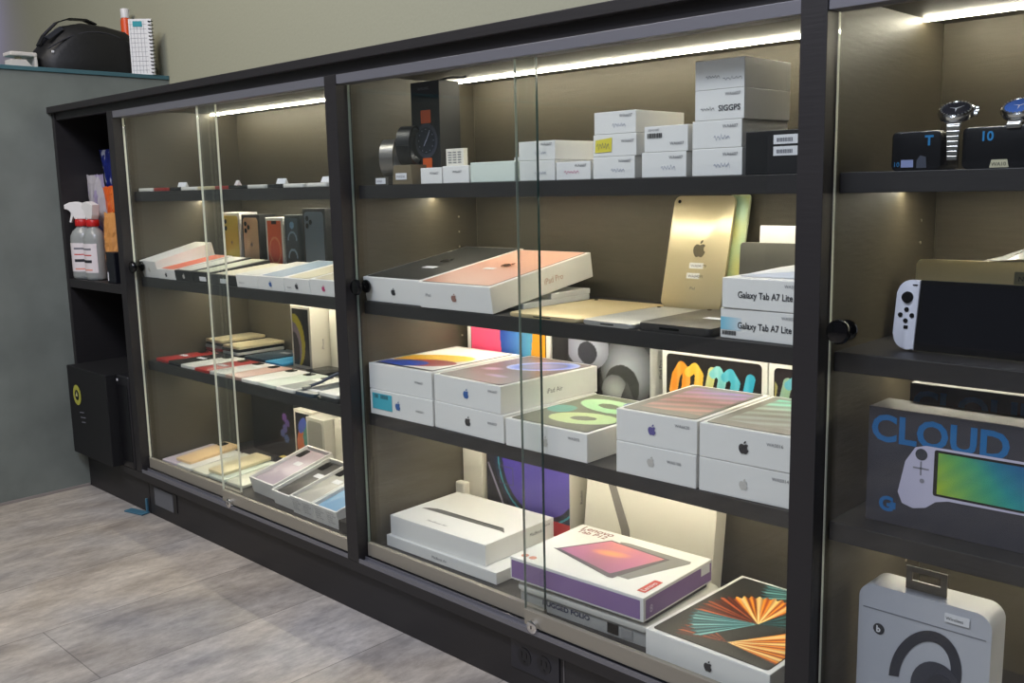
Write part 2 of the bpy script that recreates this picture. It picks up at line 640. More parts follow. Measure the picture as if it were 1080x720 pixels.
def tablet_box(name, label, x, y, z, yaw, w, d, h, art=None, logo=None, code=None, codepos=(0.72, 0.62), side=None, margin=0.008, tilt=0, group=None,
               m=WHITE, border=(0.12, 0.11, 0.11), logopos=(0.5, 0.45), lsize=0.018, artn=90):
    t = thing(name, label, 'box', (x, y, z + 0.0003), yaw, tilt, group)
    carton(t, w, d, h, m)
    if art:
        if border is not None:
            flat('picture_border', [rrect(margin - .0015, margin - .0015, w - margin + .0015, d - margin + .0015, 0.006)], TOPF, (0, 0, h),
                 mat('border_%s' % name, border, 0.3), t, 0.0003, 0.0003)
        picture(t, TOPF, (margin, margin, h), w - 2 * margin, d - 2 * margin, art, artn, int(artn * 1.3), n=0.001)
    if logo is not None:
        apple(t, FRONTF, (w * logopos[0], 0, h * logopos[1]), lsize, logo)
    if code:
        text(code, 0.0068, FRONTF, (w * codepos[0], 0, h * codepos[1]), CODEI, t, 'stock_code')
    if side:
        text(side, 0.013, RIGHTF, (w, d * 0.45, h * 0.38), GREYINK, t, 'side_lettering')
    return t


def ell(u, v, cu, cv, ru, rv, rot=0):
    a = R(rot)
    x, y = u - cu, v - cv
    X, Y = x * math.cos(a) + y * math.sin(a), -x * math.sin(a) + y * math.cos(a)
    return (X / ru) ** 2 + (Y / rv) ** 2


def art_primary(u, v):
    if v < .02 or v > .985 or u < .02 or u > .98:
        return (.1, .1, .1)
    if ell(u, v, .3, .12, .34, .14, 12) < 1:
        return lerp((.10, .22, .62), (.15, .38, .8), u)
    if ell(u, v, .52, .22, .42, .16, 14) < 1:
        return lerp((.75, .2, .15), (.62, .15, .2), u)
    if ell(u, v, .42, .42, .5, .2, 18) < 1:
        return lerp((.95, .70, .15), (.97, .85, .35), u)
    return (.93, .92, .9)


def art_mauve(u, v):
    c = lerp((.40, .33, .36), (.50, .42, .42), v)
    e = ell(u, v, .62, .72, .38, .2, 25)
    if .45 < e < 1:
        c = lerp((.35, .42, .78), (.72, .78, .95), (e - .45) / .55)
    elif e <= .45:
        c = lerp((.50, .5, .66), (.42, .38, .46), e * 2)
    e = ell(u, v, .25, .4, .16, .07, 10)
    if e < 1:
        c = lerp((.75, .68, .82), c, e)
    e = ell(u, v, .6, .22, .2, .05, 0)
    if e < 1:
        c = lerp((.62, .55, .75), c, e)
    return c


def art_green(u, v):
    c = lerp((.40, .40, .34), (.48, .50, .42), v)
    e = ell(u, v, .62, .3, .38, .17, 8)
    if .14 < e < 1:
        c = lerp((.84, .84, .60), (.70, .82, .60), u)
    e = ell(u, v, .5, .72, .42, .17, -10)
    if .14 < e < 1:
        c = lerp((.50, .80, .62), (.76, .88, .70), v)
    e = ell(u, v, .75, .86, .18, .1, 0)
    if e < 1:
        c = (.42, .5, .74)
    if ell(u, v, .15, .45, .16, .12) < 1:
        c = (.36, .62, .58)
    return c


def art_waves(c0, c1, c2):
    def f(u, v):
        b = lerp((.50, .47, .42), (.42, .40, .38), v)
        s = math.sin((v * 1.0 - u * .25) * 38)
        k = lerp(c0, c1, v * 1.6) if v < .6 else lerp(c1, c2, (v - .6) * 2.5)
        inside = u > .12 and u < .95 and v > .12 and v < .92
        if inside:
            return lerp(b, k, .62 + .38 * s)
        return b
    return f


def art_rays(u, v):
    c = (.20, .19, .17)
    fans = ((.75, 1.06, .42, 178, 222, 't'), (.86, 1.08, .30, 215, 275, 'y'), (.56, .13, .32, 150, 200, 'r'), (.56, .13, .50, -8, 58, 'y'),
            (.57, .45, .42, 190, 244, 't'), (.57, .45, .42, 146, 190, 'r'), (.57, .45, .40, 78, 146, 'y'), (.57, .45, .38, 22, 78, 'd'))
    for cx, cy, r0, a0, a1, pal in fans:
        dx, dy = u - cx, (v - cy) * 1.25
        a = math.degrees(math.atan2(dy, dx))
        if a < a0 and a + 360 <= a1:
            a += 360
        rr = math.hypot(dx, dy)
        if a0 <= a <= a1 and rr < 1.28 * r0 * (.96 + .04 * math.sin(a * .9)):
            s = math.sin(a * .95 + cx * 9) * .5 + .5
            s2 = math.sin(a * .37 + 1) * .5 + .5
            if pal == 't':
                c = lerp((.10, .28, .30), (.62, .86, .84), s * (.35 + .65 * s2))
            elif pal == 'd':
                c = lerp((.08, .14, .14), (.30, .62, .62), s * s2)
            elif pal == 'y':
                c = lerp(lerp((.62, .22, .05), (1.0, .62, .12), s), (1, .92, .66), max(0, s2 * 1.6 - .75) + max(0, .22 - rr) * 2)
            else:
                c = lerp((.3, .12, .08), (.82, .38, .16), s * s2)
    return c


def mark(parent, M, o, w, h, m=None, n=0.0007, name='handwriting'):
    """a short handwritten squiggle"""
    pts = []
    k = 14
    for i in range(k):
        pts.append((w * i / (k - 1), h * (0.5 + 0.5 * math.sin(i * 2.3) * random.uniform(.4, 1))))
    b = MB()
    t = h * 0.06
    for i in range(k - 1):
        (u0, v0), (u1, v1) = pts[i], pts[i + 1]
        b.prism([(u0, v0 - t), (u1, v1 - t), (u1, v1 + t), (u0, v0 + t)], n, n + .0002, M, o)
    return b.build(name, m or mat('pale_blue_ink', (140, 146, 170), .6), parent)


def barcode(parent, M, o, w, h, m=INK, n=0.0008, name='barcode'):
    b = MB()
    x = 0.0
    rnd = random.Random(int(w * 1e5))
    while x < w:
        t = rnd.choice((.0005, .0008, .0012))
        b.prism([(x, 0), (x + t, 0), (x + t, h), (x, h)], n, n + .0002, M, o)
        x += t + rnd.choice((.0005, .0009))
    return b.build(name, m, parent)


# ================================================================== BAY 2, shelf 3: tablet boxes
BLUEL = mat('blue_foil', (60, 100, 165), 0.35)
DARKL = mat('charcoal_foil', (35, 35, 42), 0.4)
PURPL = mat('violet_foil', (92, 84, 150), 0.35)
GREYL = mat('silver_foil', (198, 194, 188), 0.35)
GP = 'tablet boxes on the third shelf of the wide bay'
zz = Z3
a = tablet_box('tablet_box', 'lower white tablet box at the far left with a teal sticker on its end', 1.384, 0.042, zz, 1.0, 0.186, 0.25, 0.0505, logo=BLUEL, code='WA5011', codepos=(.74, .42), logopos=(.46, .52), group=GP)
flat('teal_sticker', [[(0.008, 0.012), (0.068, 0.012), (0.068, 0.044), (0.008, 0.044)]], FRONTF, (0, 0, 0), mat('teal_sticker_paper', (70, 176, 196), 0.5), a)
barcode(a, FRONTF, (0.014, 0, 0.034), 0.012, 0.008)
barcode(a, FRONTF, (0.034, 0, 0.034), 0.022, 0.008)
tablet_box('tablet_box', 'white tablet box topped with a blue, red and yellow picture', 1.381, 0.044, zz + .051, 1.2, 0.186, 0.245, 0.052, art=art_primary, code='WA6621', codepos=(.74, .5), group=GP, margin=.010)
tablet_box('tablet_box', 'lower white tablet box under the mauve picture box, dark logo on its end', 1.5735, 0.0475, zz, -1.2, 0.186, 0.25, 0.0505, logo=DARKL, code='WA0057', codepos=(.78, .58), logopos=(.5, .52), group=GP)
tablet_box('tablet_box', 'white tablet box topped with a mauve picture of a pale blue ring', 1.5715, 0.050, zz + .051, -2.0, 0.182, 0.255, 0.0505, art=art_mauve, logo=BLUEL, code='WA6607', codepos=(.82, .72), side='iPad Air', logopos=(.5, .5), group=GP)
tablet_box('tablet_box', 'single white tablet box topped with green and yellow rings', 1.7665, 0.041, zz, 0.8, 0.182, 0.25, 0.0485, art=art_green, logo=GREYL, code='WA5035', codepos=(.78, .7), logopos=(.5, .45), group=GP)
tablet_box('tablet_box', 'lower small tablet box with a silver logo, left stack by the right post', 2.0105, 0.040, zz, 1.5, 0.1445, 0.215, 0.0505, logo=GREYL, code='WA5106', codepos=(.65, .6), logopos=(.45, .55), group=GP, lsize=.016)
tablet_box('tablet_box', 'small tablet box topped with rose to violet wave stripes', 2.0105, 0.0405, zz + .051, 2.0, 0.1445, 0.222, 0.0505, art=art_waves((.84, .56, .46), (.70, .50, .56), (.46, .38, .74)), logo=PURPL,
           code='WA6620', codepos=(.74, .72), logopos=(.46, .52), group=GP, lsize=.017)
tablet_box('tablet_box', 'lower small tablet box touching the right post, pale silver logo on its end', 2.1595, 0.0445, zz, 2.0, 0.1445, 0.215, 0.0505, logo=GREYL, code='WA5014', codepos=(.8, .72), logopos=(.5, .45), group=GP, lsize=.016)
tablet_box('tablet_box', 'small tablet box topped with silver and mint wave stripes', 2.1595, 0.0445, zz + .051, 1.6, 0.1445, 0.222, 0.0505, art=art_waves((.60, .60, .57), (.66, .72, .70), (.3, .80, .70)), logo=DARKL,
           code='WA5016', codepos=(.74, .66), logopos=(.5, .5), group=GP, lsize=.019)


# standing boxes behind on that shelf
def standing(name, label, x, y, z, w, d, h, m, tilt=0, yaw=0, group=None, art=None, margin=.008, nu=60, side=None, side_m=None, front_border=None):
    t = thing(name, label, 'box', (x, y, z + 0.0003), yaw, tilt, group)
    carton(t, w, d, h, m)
    if front_border:
        flat('picture_border', [rrect(margin - .002, margin - .002, w - margin + .002, h - margin + .002, 0.008)], FRONTF, (0, 0, 0), front_border, t, .0003, .0003)
    if art:
        picture(t, FRONTF, (margin, 0, margin), w - 2 * margin, h - 2 * margin, art, nu, int(nu * h / w) + 4, n=.001)
    if side:
        text(side, 0.011, RIGHTF, (w, d * 0.68, h * 0.45), GREYINK, t, 'side_lettering', rot=90)
    return t


def art_pinkblue(u, v):
    if ell(u, v, .62, .95, .22, .9) < 1:
        return lerp((.12, .28, .62), (.35, .65, .82), (u - .45) * 3)
    if u < .62:
        return lerp((.93, .25, .45), (.95, .35, .5), v)
    if u < .82:
        return lerp((.9, .85, .75), (.95, .8, .4), (u - .7) * 6)
    return lerp((.95, .72, .1), (.93, .6, .1), v)


def art_spheres(u, v):
    c = lerp((.09, .09, .095), (.15, .15, .16), v)
    e = ell(u, v, .78, .52, .26, .34)
    if e < 1:
        c = lerp((.62, .63, .68), (.28, .28, .3), e)
        if ell(u, v, .73, .36, .17, .22) < 1:
            c = (.2, .2, .21)
    e = ell(u, v, .66, .30, .13, .17)
    if e < 1:
        c = lerp((.66, .67, .68), (.4, .4, .42), e)
    if u > .66 and u < .98 and v < .5 and abs(u - .78) < (0.42 - v) * .35:
        c = lerp((.2, .2, .2), (.45, .46, .48), (u - .66) * 3)
    e = ell(u, v, .38, .72, .22, .24)
    if e < 1 and u > .18:
        c = lerp((.66, .67, .72), (.5, .5, .55), e)
        if ell(u, v, .38, .66, .1, .12) < 1:
            c = (.22, .22, .24)
    return c


def stroke(u, v, pts, r):
    best = 9
    for (x0, y0), (x1, y1) in zip(pts, pts[1:]):
        dx, dy = x1 - x0, y1 - y0
        t = max(0, min(1, ((u - x0) * dx + (v - y0) * dy) / (dx * dx + dy * dy + 1e-9)))
        best = min(best, math.hypot(u - x0 - t * dx, v - y0 - t * dy))
    return best < r


LOOPS = [(((.07, .50), (.10, .72), (.16, .86), (.22, .78), (.20, .4), (.17, .0)), (.95, .58, .12), .046), (((.24, .78), (.31, .86), (.36, .76), (.33, .4), (.30, .0)), (.97, .74, .22), .046),
         (((.50, .84), (.45, .5), (.39, .0)), (.86, .86, .55), .042), (((.51, .80), (.56, .86), (.61, .74), (.56, .4), (.51, .0)), (.50, .80, .82), .044), (((.64, .78), (.69, .84), (.75, .72), (.70, .4), (.64, .0)), (.28, .72, .82), .046),
         (((.90, .80), (.84, .4), (.79, .0)), (.20, .68, .82), .048)]


def art_loops(u, v):
    # u carries 1.35 wide units against v
    for pts, col, r in reversed(LOOPS):
        if stroke(u, v * .72, [(a, b * .72) for a, b in pts], r):
            return lerp(col, (1, 1, 1), .12 * math.sin(u * 60) + .05)
    return (.11, .09, .09)


BG = 'tablet boxes standing at the back of the third shelf'
BORD = mat('black_picture_edge', (12, 12, 12), .4)
t = standing('tablet_box', 'standing white tablet box with a pink, blue and yellow picture', 1.392, 0.306, zz, 0.244, 0.046, 0.186, WHITE, group=BG, nu=120, art=art_pinkblue, margin=.014, front_border=BORD)
t = standing('tablet_box', 'standing dark tablet box printed with grey spheres and a cone', 1.642, 0.303, zz, 0.243, 0.048, 0.188, WHITE, group=BG, art=art_spheres, margin=.0015, side='iPad Pro', nu=130)
t = standing('tablet_box', 'standing white tablet box with orange to cyan loops on black', 1.908, 0.306, zz, 0.212, 0.046, 0.152, WHITE, group=BG, art=art_loops, margin=.012, nu=190, front_border=mat('black_screen', (24, 20, 20), .3))
t = standing('tablet_box', 'standing white tablet box beside the post with blue loops on black', 2.1225, 0.306, zz, 0.200, 0.046, 0.150, WHITE, group=BG, margin=.012, nu=190,
             art=lambda u, v: lerp(art_loops(min(1, u * .9 + .38), v), (.15, .5, .75), .35 if any(stroke(u * .9 + .38, v * .72, [(a, b * .72) for a, b in p_], r) for p_, c_, r in LOOPS) else 0), front_border=mat('black_screen', (24, 20, 20), .3))

# ================================================================== BAY 2, shelf 2
zz = Z2
# a low carton holds up the backs of the two large boxes
tablet_box('support_box', 'lower of two thin white cartons under the raised rear of the rose tablet box', 1.5540, 0.118, zz, 1.4, 0.184, 0.190, 0.0105, group='cartons under the tilted boxes')
tablet_box('support_box', 'upper of two thin white cartons under the raised rear of the rose tablet box', 1.5520, 0.195, zz + .0108, 1.4, 0.184, 0.115, 0.0105, group='cartons under the tilted boxes')
MBt = tablet_box('support_box', 'plain white carton lying under the raised rear of the black tablet box', 1.384, 0.170, zz, 0.0, 0.163, 0.135, 0.0175, group='cartons under the tilted boxes')


def art_device(c0, c1):
    return lambda u, v: lerp(c0, c1, v)


G2 = 'large tablet boxes on the second shelf of the wide bay'
t = tablet_box('tablet_box', 'tilted white box with a dark grey tablet pictured on its lid, beside the post', 1.3785, 0.0485, zz, 0.0, 0.172, 0.285, 0.049, art=art_device((.16, .16, .16), (.22, .22, .22)), tilt=8.7,
               logo=DARKL, border=(.1, .1, .1), margin=.007, logopos=(.52, .48), lsize=.015, group=G2, artn=6)
apple(t, TOPF, (.086, .15, .0505), .03, mat('dark_mirror_logo', (20, 20, 20), .2), rot=0)
flat('price_sticker', [[(.082, .085), (.115, .085), (.115, .100), (.082, .100)]], TOPF, (0, 0, .0505), PAPER, t)
t = tablet_box('tablet_box', 'tilted white box with a rose gold tablet pictured on its lid', 1.5535, 0.040, zz, 1.4, 0.186, 0.283, 0.048, art=art_device((.80, .58, .50), (.88, .68, .60)), tilt=8.6,
               logo=mat('rose_foil', (150, 110, 98), .4), border=(.74, .6, .55), margin=.007, logopos=(.5, .5), lsize=.016, group=G2, artn=6)
apple(t, TOPF, (.093, .15, .0495), .03, mat('rose_mirror_logo', (120, 80, 65), .2))
flat('price_sticker', [[(.062, .110), (.090, .110), (.090, .122), (.062, .122)]], TOPF, (0, 0, .0495), PAPER, t)
text('iPad', .009, FRONTF, (.018, 0, .022), GREYINK, t, 'front_lettering')
text('iPad Pro', .016, RIGHTF, (.186, .14, .018), mat('rose_ink', (190, 150, 130), .5), t, 'side_lettering')


def flat_tablet(name, label, x, y, z, yaw, w, d, h, m, cat='tablet', group=None, tagpos=None, tilt=0, cam_=True, r=.010, tags=1):
    t = thing(name, label, cat, (x, y, z + 0.0003), yaw, tilt, group)
    MB().prism(rrect(0, 0, w, d, r, 5), 0, h, bev=min(.0022, h * .3)).build('shell', m, t, smooth=True)
    if cam_:
        MB().lathe([(.0035, 0), (.0035, .0010), (.003, .0013)], 14, TOPF, (w * .1, d * .93, h)).build('camera_lens', BLKG, t)
    if tagpos:
        u, v = tagpos
        flat('price_tag', [[(u, v), (u + .034, v), (u + .034, v + .016), (u, v + .016)]], TOPF, (0, 0, h), PAPER, t)
    return t


G3 = 'tablets lying flat on the second shelf'
t = flat_tablet('tablet', 'gold tablet lying flat in front of the rose box and the standing tablet', 1.772, 0.047, zz, 0, 0.160, 0.235, .0065, GOLD, group=G3)
MB().box((.060, -.0004, .0022), (.098, .0003, .0040)).build('port_slot', BLK, t)
t = flat_tablet('tablet', 'silver tablet lying flat between the gold and the dark one', 1.937, 0.045, zz, -1, 0.104, 0.205, .0075, SILV, group=G3)
MB().box((.040, -.0004, .0025), (.066, .0003, .0045)).build('port_slot', BLK, t)
t = flat_tablet('tablet', 'dark grey tablet lying flat beside the two lettered white boxes', 2.047, 0.046, zz, 0, 0.128, 0.19, .012, GRAPH, tagpos=(.06, .085), group=G3)
MB().box((.040, -.0004, .004), (.075, .0003, .0075)).build('port_slot', BLKG, t)
# leaning gold tablet and its patterned cover
t = thing('tablet', 'gold tablet with two price tags leaning upright against the back', 'tablet', (1.9135, 0.291, zz + .0020), 0, -13.5)
MB().prism(rrect(0, 0, .123, .198, .010, 5), 0, .0065, FRONTF, (0, .0065, 0), bev=.0018).build('shell', mat('champagne_shell', (216, 202, 166), .34, metal=.45), t, smooth=True)
apple(t, FRONTF, (.066, 0, .105), .030, mat('brushed_gold_logo', (138, 128, 105), .25, metal=.5))
for k, (u, v, s) in enumerate(((.050, .070, .028), (.047, .052, .026))):
    flat('price_tag', [[(u, v), (u + s, v), (u + s, v + .010), (u, v + .010)]], FRONTF, (0, 0, 0), PAPER, t)
    text('WA0%d' % (4179 - k * 88), .0075, FRONTF, (u + .003, 0, v + .002), INK, t, 'tag_lettering', n=.0012)
text('iPad', .007, FRONTF, (.056, 0, .033), GREYINK, t, 'back_lettering')
MB().lathe([(.0032, 0), (.0032, .001), (.0028, .0013)], 14, FRONTF, (.011, 0, .188)).build('camera_lens', BLKG, t)


def art_pastel(u, v):
    s = math.sin(u * 5 + v * 9) + math.sin(v * 17 + 2)
    return lerp((.62, .74, .62), (.80, .80, .52), .5 + .3 * s)


t = thing('tablet_cover', 'pale green and yellow marbled tablet cover behind the gold tablet', 'cover', (2.018, 0.3045, zz + .0014), 0, -12.4)
MB().prism(rrect(0, 0, .042, .199, .006, 4), 0, .004, FRONTF, (0, .004, 0), bev=.001).build('cover_board', mat('pale_green_board', (190, 200, 160), .6), t)
picture(t, FRONTF, (.002, 0, .003), .038, .193, art_pastel, 12, 40, n=.0008)
# galaxy boxes
G4 = 'white tablet boxes stacked against the right post'
for k, (z_, lab, yaw, dx, dy) in enumerate(((zz, 'lower white tablet box with black lettering and a blue tint on its corner', -3, 0, 0), (zz + .0432, 'upper white tablet box with black lettering, stacked against the right post', -2, .004, -.003))):
    t = thing('tablet_box', lab, 'box', (2.184 + dx, 0.0575 + dy, z_ + .0003), yaw, 0, G4)
    carton(t, .120, .170, .0425, WHITE)
    text('Galaxy Tab A7 Lite', .0128, FRONTF, (.029 - .003 * k, 0, .0155), INK, t, 'front_lettering', bold=.0002, fit=.085)
    text('WA502%d' % k, .006, FRONTF, (.098, 0, .033), GREYINK, t, 'stock_code')
    if k == 0:
        picture(t, FRONTF, (.001, 0, .012), .034, .018, lambda u, v: lerp((.5, .78, .88), (.86, .88, .9), u), 8, 4, 'blue_tint', n=.0004)
        barcode(t, FRONTF, (.004, 0, .005), .022, .006)
t = thing('paper_sleeve', 'crumpled white paper sleeve lying on the upper black lettered box', 'paper', (2.205, 0.075, zz + .0866), 4)
b = MB()
b._add([(0, 0, 0), (.085, .0, 0), (.09, .13, 0), (.005, .12, 0), (.0, 0, .0012), (.085, .005, .010), (.09, .13, .018), (.005, .12, .004)],
       [(3, 2, 1, 0), (4, 5, 6, 7), (0, 1, 5, 4), (1, 2, 6, 5), (2, 3, 7, 6), (3, 0, 4, 7)])
b.build('folded_sheet', PAPER, t)
# right rear items
t = thing('tablet_case', 'grey hard case standing behind the two black lettered boxes', 'case', (2.108, 0.225, zz + .0016), 0, -4)
MB().prism(rrect(0, 0, .20, .122, .006, 4), 0, .016, FRONTF, (0, .016, 0), bev=.002).build('shell', mat('grey_case', (112, 111, 104), .5), t, smooth=True)
t = thing('tablet_box', 'white carton standing right behind the grey hard case', 'box', (2.122, 0.262, zz + .0020), 0, -3)
carton(t, .195, .030, .146, WHITE)

# ================================================================== BAY 2, shelf 1: small white boxes, watches
zz = Z1
GW = 'small white boxes on the top shelf'


def small_box(label, x, z, w, h, d=.125, y=.058, yaw=0, m=WHITE, code='WA6607', mk=True, extra=None, cu=.62, cv=.72):
    t = thing('small_box', label, 'box', (x, y, z + .0003), yaw, 0, GW)
    carton(t, w, d, h, m, .0009)
    if code:
        text(code, .0065, FRONTF, (w * cu, 0, h * cv), CODEI, t, 'stock_code')
    if mk:
        mark(t, FRONTF, (w * .45, 0, h * .25), w * .32, h * .25)
    return t


small_box('small white box under the pale card, leftmost of the low row', 1.545, zz, .058, .0285, d=.09, mk=False, cu=.45, cv=.58)
small_box('second small white box of the low row, right of the leftmost', 1.606, zz, .068, .030, d=.09, mk=False, cu=.38, cv=.58)
t = thing('carton_sleeve', 'long plain greenish white carton between the small boxes', 'box', (1.678, .058, zz + .0003), 0, 0, GW)
carton(t, .107, .10, .034, mat('greenish_white_carton', (214, 224, 214), .5))
MB().box((.095, .012, .034), (.105, .030, .040), .001).build('paper_tab', PAPER, t)
small_box('white box with printed lines at the bottom of the two box stack', 1.7965, zz, .078, .0325, code=None)
small_box('white box on top of the two box stack, signature on its end', 1.7955, zz + .0328, .080, .0305, cu=.62, cv=.74)
t = small_box('white box with magenta handwriting in the low row', 1.8775, zz, .071, .0280, mk=False, cu=.55, cv=.7)
mark(t, FRONTF, (.018, 0, .008), .03, .008, mat('magenta_ink', (190, 60, 120), .6))
small_box('white box at the bottom of the yellow sticker stack', 1.9535, zz, .080, .0330)
t = small_box('white box with a yellow sticker on its end', 1.9545, zz + .0333, .082, .0330, mk=False, cu=.66, cv=.6)
flat('yellow_sticker', [[(.004, .006), (.036, .007), (.037, .028), (.005, .025)]], FRONTF, (0, 0, 0), mat('yellow_sticker_paper', (222, 208, 70), .6), t)
mark(t, FRONTF, (.008, 0, .010), .024, .012, GREYINK, .0012)
small_box('white box on top of the yellow sticker stack', 1.9565, zz + .0666, .079, .0330)
small_box('lower white box of the barcode pair', 2.0465, zz, .078, .0360)
t = small_box('upper white box with a printed barcode on its end', 2.0510, zz + .0363, .076, .0370, mk=False, cu=.6, cv=.25)
barcode(t, FRONTF, (.006, 0, .020), .026, .007)
text('355421087', .0045, FRONTF, (.007, 0, .030), GREYINK, t, 'label_lettering')
small_box('lowest box of the tall white stack beside the black case', 2.1345, zz, .080, .0375)
small_box('second box from the bottom of the tall white stack', 2.1345, zz + .0378, .079, .0375)
t = small_box('third box from the bottom of the tall stack with black handwriting', 2.1385, zz + .0756, .078, .0410, mk=False, cv=.78)
mark(t, FRONTF, (.010, 0, .012), .022, .007, INK)
text('SIGGPS', .011, FRONTF, (.038, 0, .012), INK, t, 'handwriting', bold=.0002)
t = small_box('topmost box of the tall white stack', 2.1385, zz + .1169, .078, .0400, code=None, mk=False)
mark(t, FRONTF, (.018, 0, .014), .022, .006, INK)
mark(t, FRONTF, (.045, 0, .010), .03, .006, GREYINK)
t = thing('black_case', 'black box with two white stickers beside the tall white stack', 'box', (2.2195, .0585, zz + .0003))
carton(t, .096, .10, .0570, BLACKC, .001)
for v in (.024, .039):
    flat('sticker', [[(.042, v), (.078, v), (.078, v + .012), (.042, v + .012)]], FRONTF, (0, 0, 0), PAPER, t)
    barcode(t, FRONTF, (.047, 0, v + .003), .022, .005, GREYINK, .0012)
t = thing('info_card', 'small ivory card printed with grey lines standing on the low boxes', 'card', (1.603, .070, zz + .0308))
MB().box((0, 0, 0), (.046, .010, .030), .0005).build('card_block', WHITE2, t)
bl = MB()
for c_ in range(3):
    for r_ in range(5):
        bl.prism([(.006 + c_ * .0125, .005 + r_ * .0045), (.015 + c_ * .0125, .005 + r_ * .0045), (.015 + c_ * .0125, .0065 + r_ * .0045), (.006 + c_ * .0125, .0065 + r_ * .0045)], .0005, .0008, FRONTF)
bl.build('printed_lines', GREYINK, t)
# tall watch presentation box
t = thing('watch_box', 'tall black watch box printed with an orange strapped smartwatch', 'box', (1.4750, .100, zz + .0003))
carton(t, .080, .052, .188, BLACKC, .001)
ORG = mat('orange_ink', (214, 92, 36), .5)
flat('printed_strap', [rrect(.028, .112, .056, .136, .002), rrect(.030, .026, .056, .048, .002)], FRONTF, (0, 0, 0), ORG, t)
flat('printed_watch_case', [circle(.042, .080, .032, 32)], FRONTF, (0, 0, 0), mat('watch_print_grey', (58, 60, 70), .4), t, .0010)
flat('printed_watch_dial', [circle(.042, .080, .025, 32)], FRONTF, (0, 0, 0), mat('watch_print_dark', (28, 30, 40), .3), t, .0014)
hands = MB()
hands.prism([(.041, .079), (.043, .079), (.0530, .096), (.0515, .097)], .0019, .0021, FRONTF)
hands.prism([(.041, .081), (.043, .080), (.0360, .070), (.0350, .071)], .0019, .0021, FRONTF)
for k in range(12):
    a_ = R(30 * k)
    hands.prism([(.042 + .021 * math.cos(a_) - .0008, .080 + .021 * math.sin(a_) - .0008), (.042 + .021 * math.cos(a_) + .0008, .080 + .021 * math.sin(a_) - .0008),
                 (.042 + .021 * math.cos(a_) + .0008, .080 + .021 * math.sin(a_) + .0008), (.042 + .021 * math.cos(a_) - .0008, .080 + .021 * math.sin(a_) + .0008)], .0019, .0021, FRONTF)
hands.build('printed_hands', mat('pale_print', (150, 155, 170), .5), t)
text('SAMSUNG', .007, FRONTF, (.020, 0, .173), GREYINK, t, 'front_lettering')
MB().tube([(.050, .03, .1905), (.06, .035, .1935), (.075, .04, .195), (.095, .05, .1935), (.10, .052, .196)], .0022, 6).build('cord_loop', BLK, t)


def smart_watch(label, x, y, z, yaw, sm, cm, rad=.021):
    """a wrist watch closed into a loop round a small clear cushion"""
    t = thing('smart_watch', label, 'watch', (x, y, z), yaw)
    t.scale = (1.28, 1.28, 1.28)
    path = []
    for i in range(25):
        a_ = 2 * math.pi * i / 24
        path.append((0, .020 * math.cos(a_), .027 + .027 * math.sin(a_) * (1.0)))
    MB().strap(path, .022, .003).build('strap', sm, t, smooth=True)
    MB().prism(rrect(-.017, -.019, .017, .019, .007, 4), 0, .0085, FRONTF, (0, -.0185, .030), bev=.002).build('case', cm, t, smooth=True)
    MB().prism(rrect(-.0145, -.0165, .0145, .0165, .006, 4), .0086, .0094, FRONTF, (0, -.0185, .030)).build('screen', BLKG, t)
    MB().lathe([(.003, 0), (.003, .002)], 12, RIGHTF, (.017, -.023, .034)).build('crown', cm, t)
    return t


t = thing('display_stand', 'small tan display stand with a white tag under the black watch', 'stand', (1.4600, .060, zz + .0003))
MB().prism([(0, 0), (.058, 0), (.054, .036), (.004, .036)], 0, .040, FRONTF, (0, .040, 0), bev=.001).build('block', mat('tan_acrylic', (118, 106, 84), .3), t)
flat('price_tag', [rrect(.012, .009, .044, .021, .001)], FRONTF, (0, 0, 0), PAPER, t, .0012)
text('WA5036', .0065, FRONTF, (.015, 0, .0125), GREYINK, t, 'tag_lettering', n=.0020)
smart_watch('black smartwatch with a black strap on the tan stand', 1.489, .081, zz + .0372, 200, BLK, mat('watch_black_case', (30, 30, 34), .25, metal=.6))
smart_watch('silver link smartwatch left of the black one beside the post', 1.424, .090, zz + .0160, 205, mat('steel_links', (150, 146, 140), .3, metal=.8), STEEL)
t = thing('display_stand', 'low clear display stand with a white tag under the silver watch', 'stand', (1.4065, .060, zz + .0003))
MB().box((0, 0, 0), (.040, .040, .0150), .001).build('block', mat('smoky_acrylic', (92, 88, 80), .25), t)
flat('price_tag', [rrect(.004, .002, .034, .013, .001)], FRONTF, (0, 0, 0), PAPER, t, .0012)
text('WA34', .006, FRONTF, (.008, 0, .005), GREYINK, t, 'tag_lettering', n=.0020)

# ================================================================== BAY 2, bottom
zz = ZD
t = thing('laptop_box', 'flat white carton at the very bottom left, under the tablet profile box', 'box', (1.3835, .068, zz + .0003), 1.0)
carton(t, .318, .215, .0235, WHITE)
text('MacBook Air', .008, FRONTF, (.14, 0, .008), GREYINK, t, 'front_lettering')
t = thing('tablet_box', 'white tablet box printed with a thin grey tablet seen edge-on', 'box', (1.3905, .074, zz + .0243), 1.8)
carton(t, .274, .200, .0420, WHITE)
MB().prism([(.022, .070), (.034, .080), (.052, .086), (.240, .088), (.258, .070), (.245, .073)], .0006, .0009, TOPF, (0, 0, .042)).build('printed_profile', mat('slate_ink', (92, 92, 88), .4), t)
MB().prism([(.050, .0845), (.062, .0865), (.238, .0875), (.242, .0835)], .0011, .0013, TOPF, (0, 0, .042)).build('printed_screen_edge', mat('dark_slate_ink', (50, 50, 50), .4), t)
text('MacBook Air', .011, TOPF, (.085, .022, .042), GREYINK, t, 'top_lettering')
text('MacBook', .010, RIGHTF, (.274, .125, .022), INK, t, 'side_lettering')
text('WA4104', .006, RIGHTF, (.274, .165, .030), INK, t, 'stock_code')
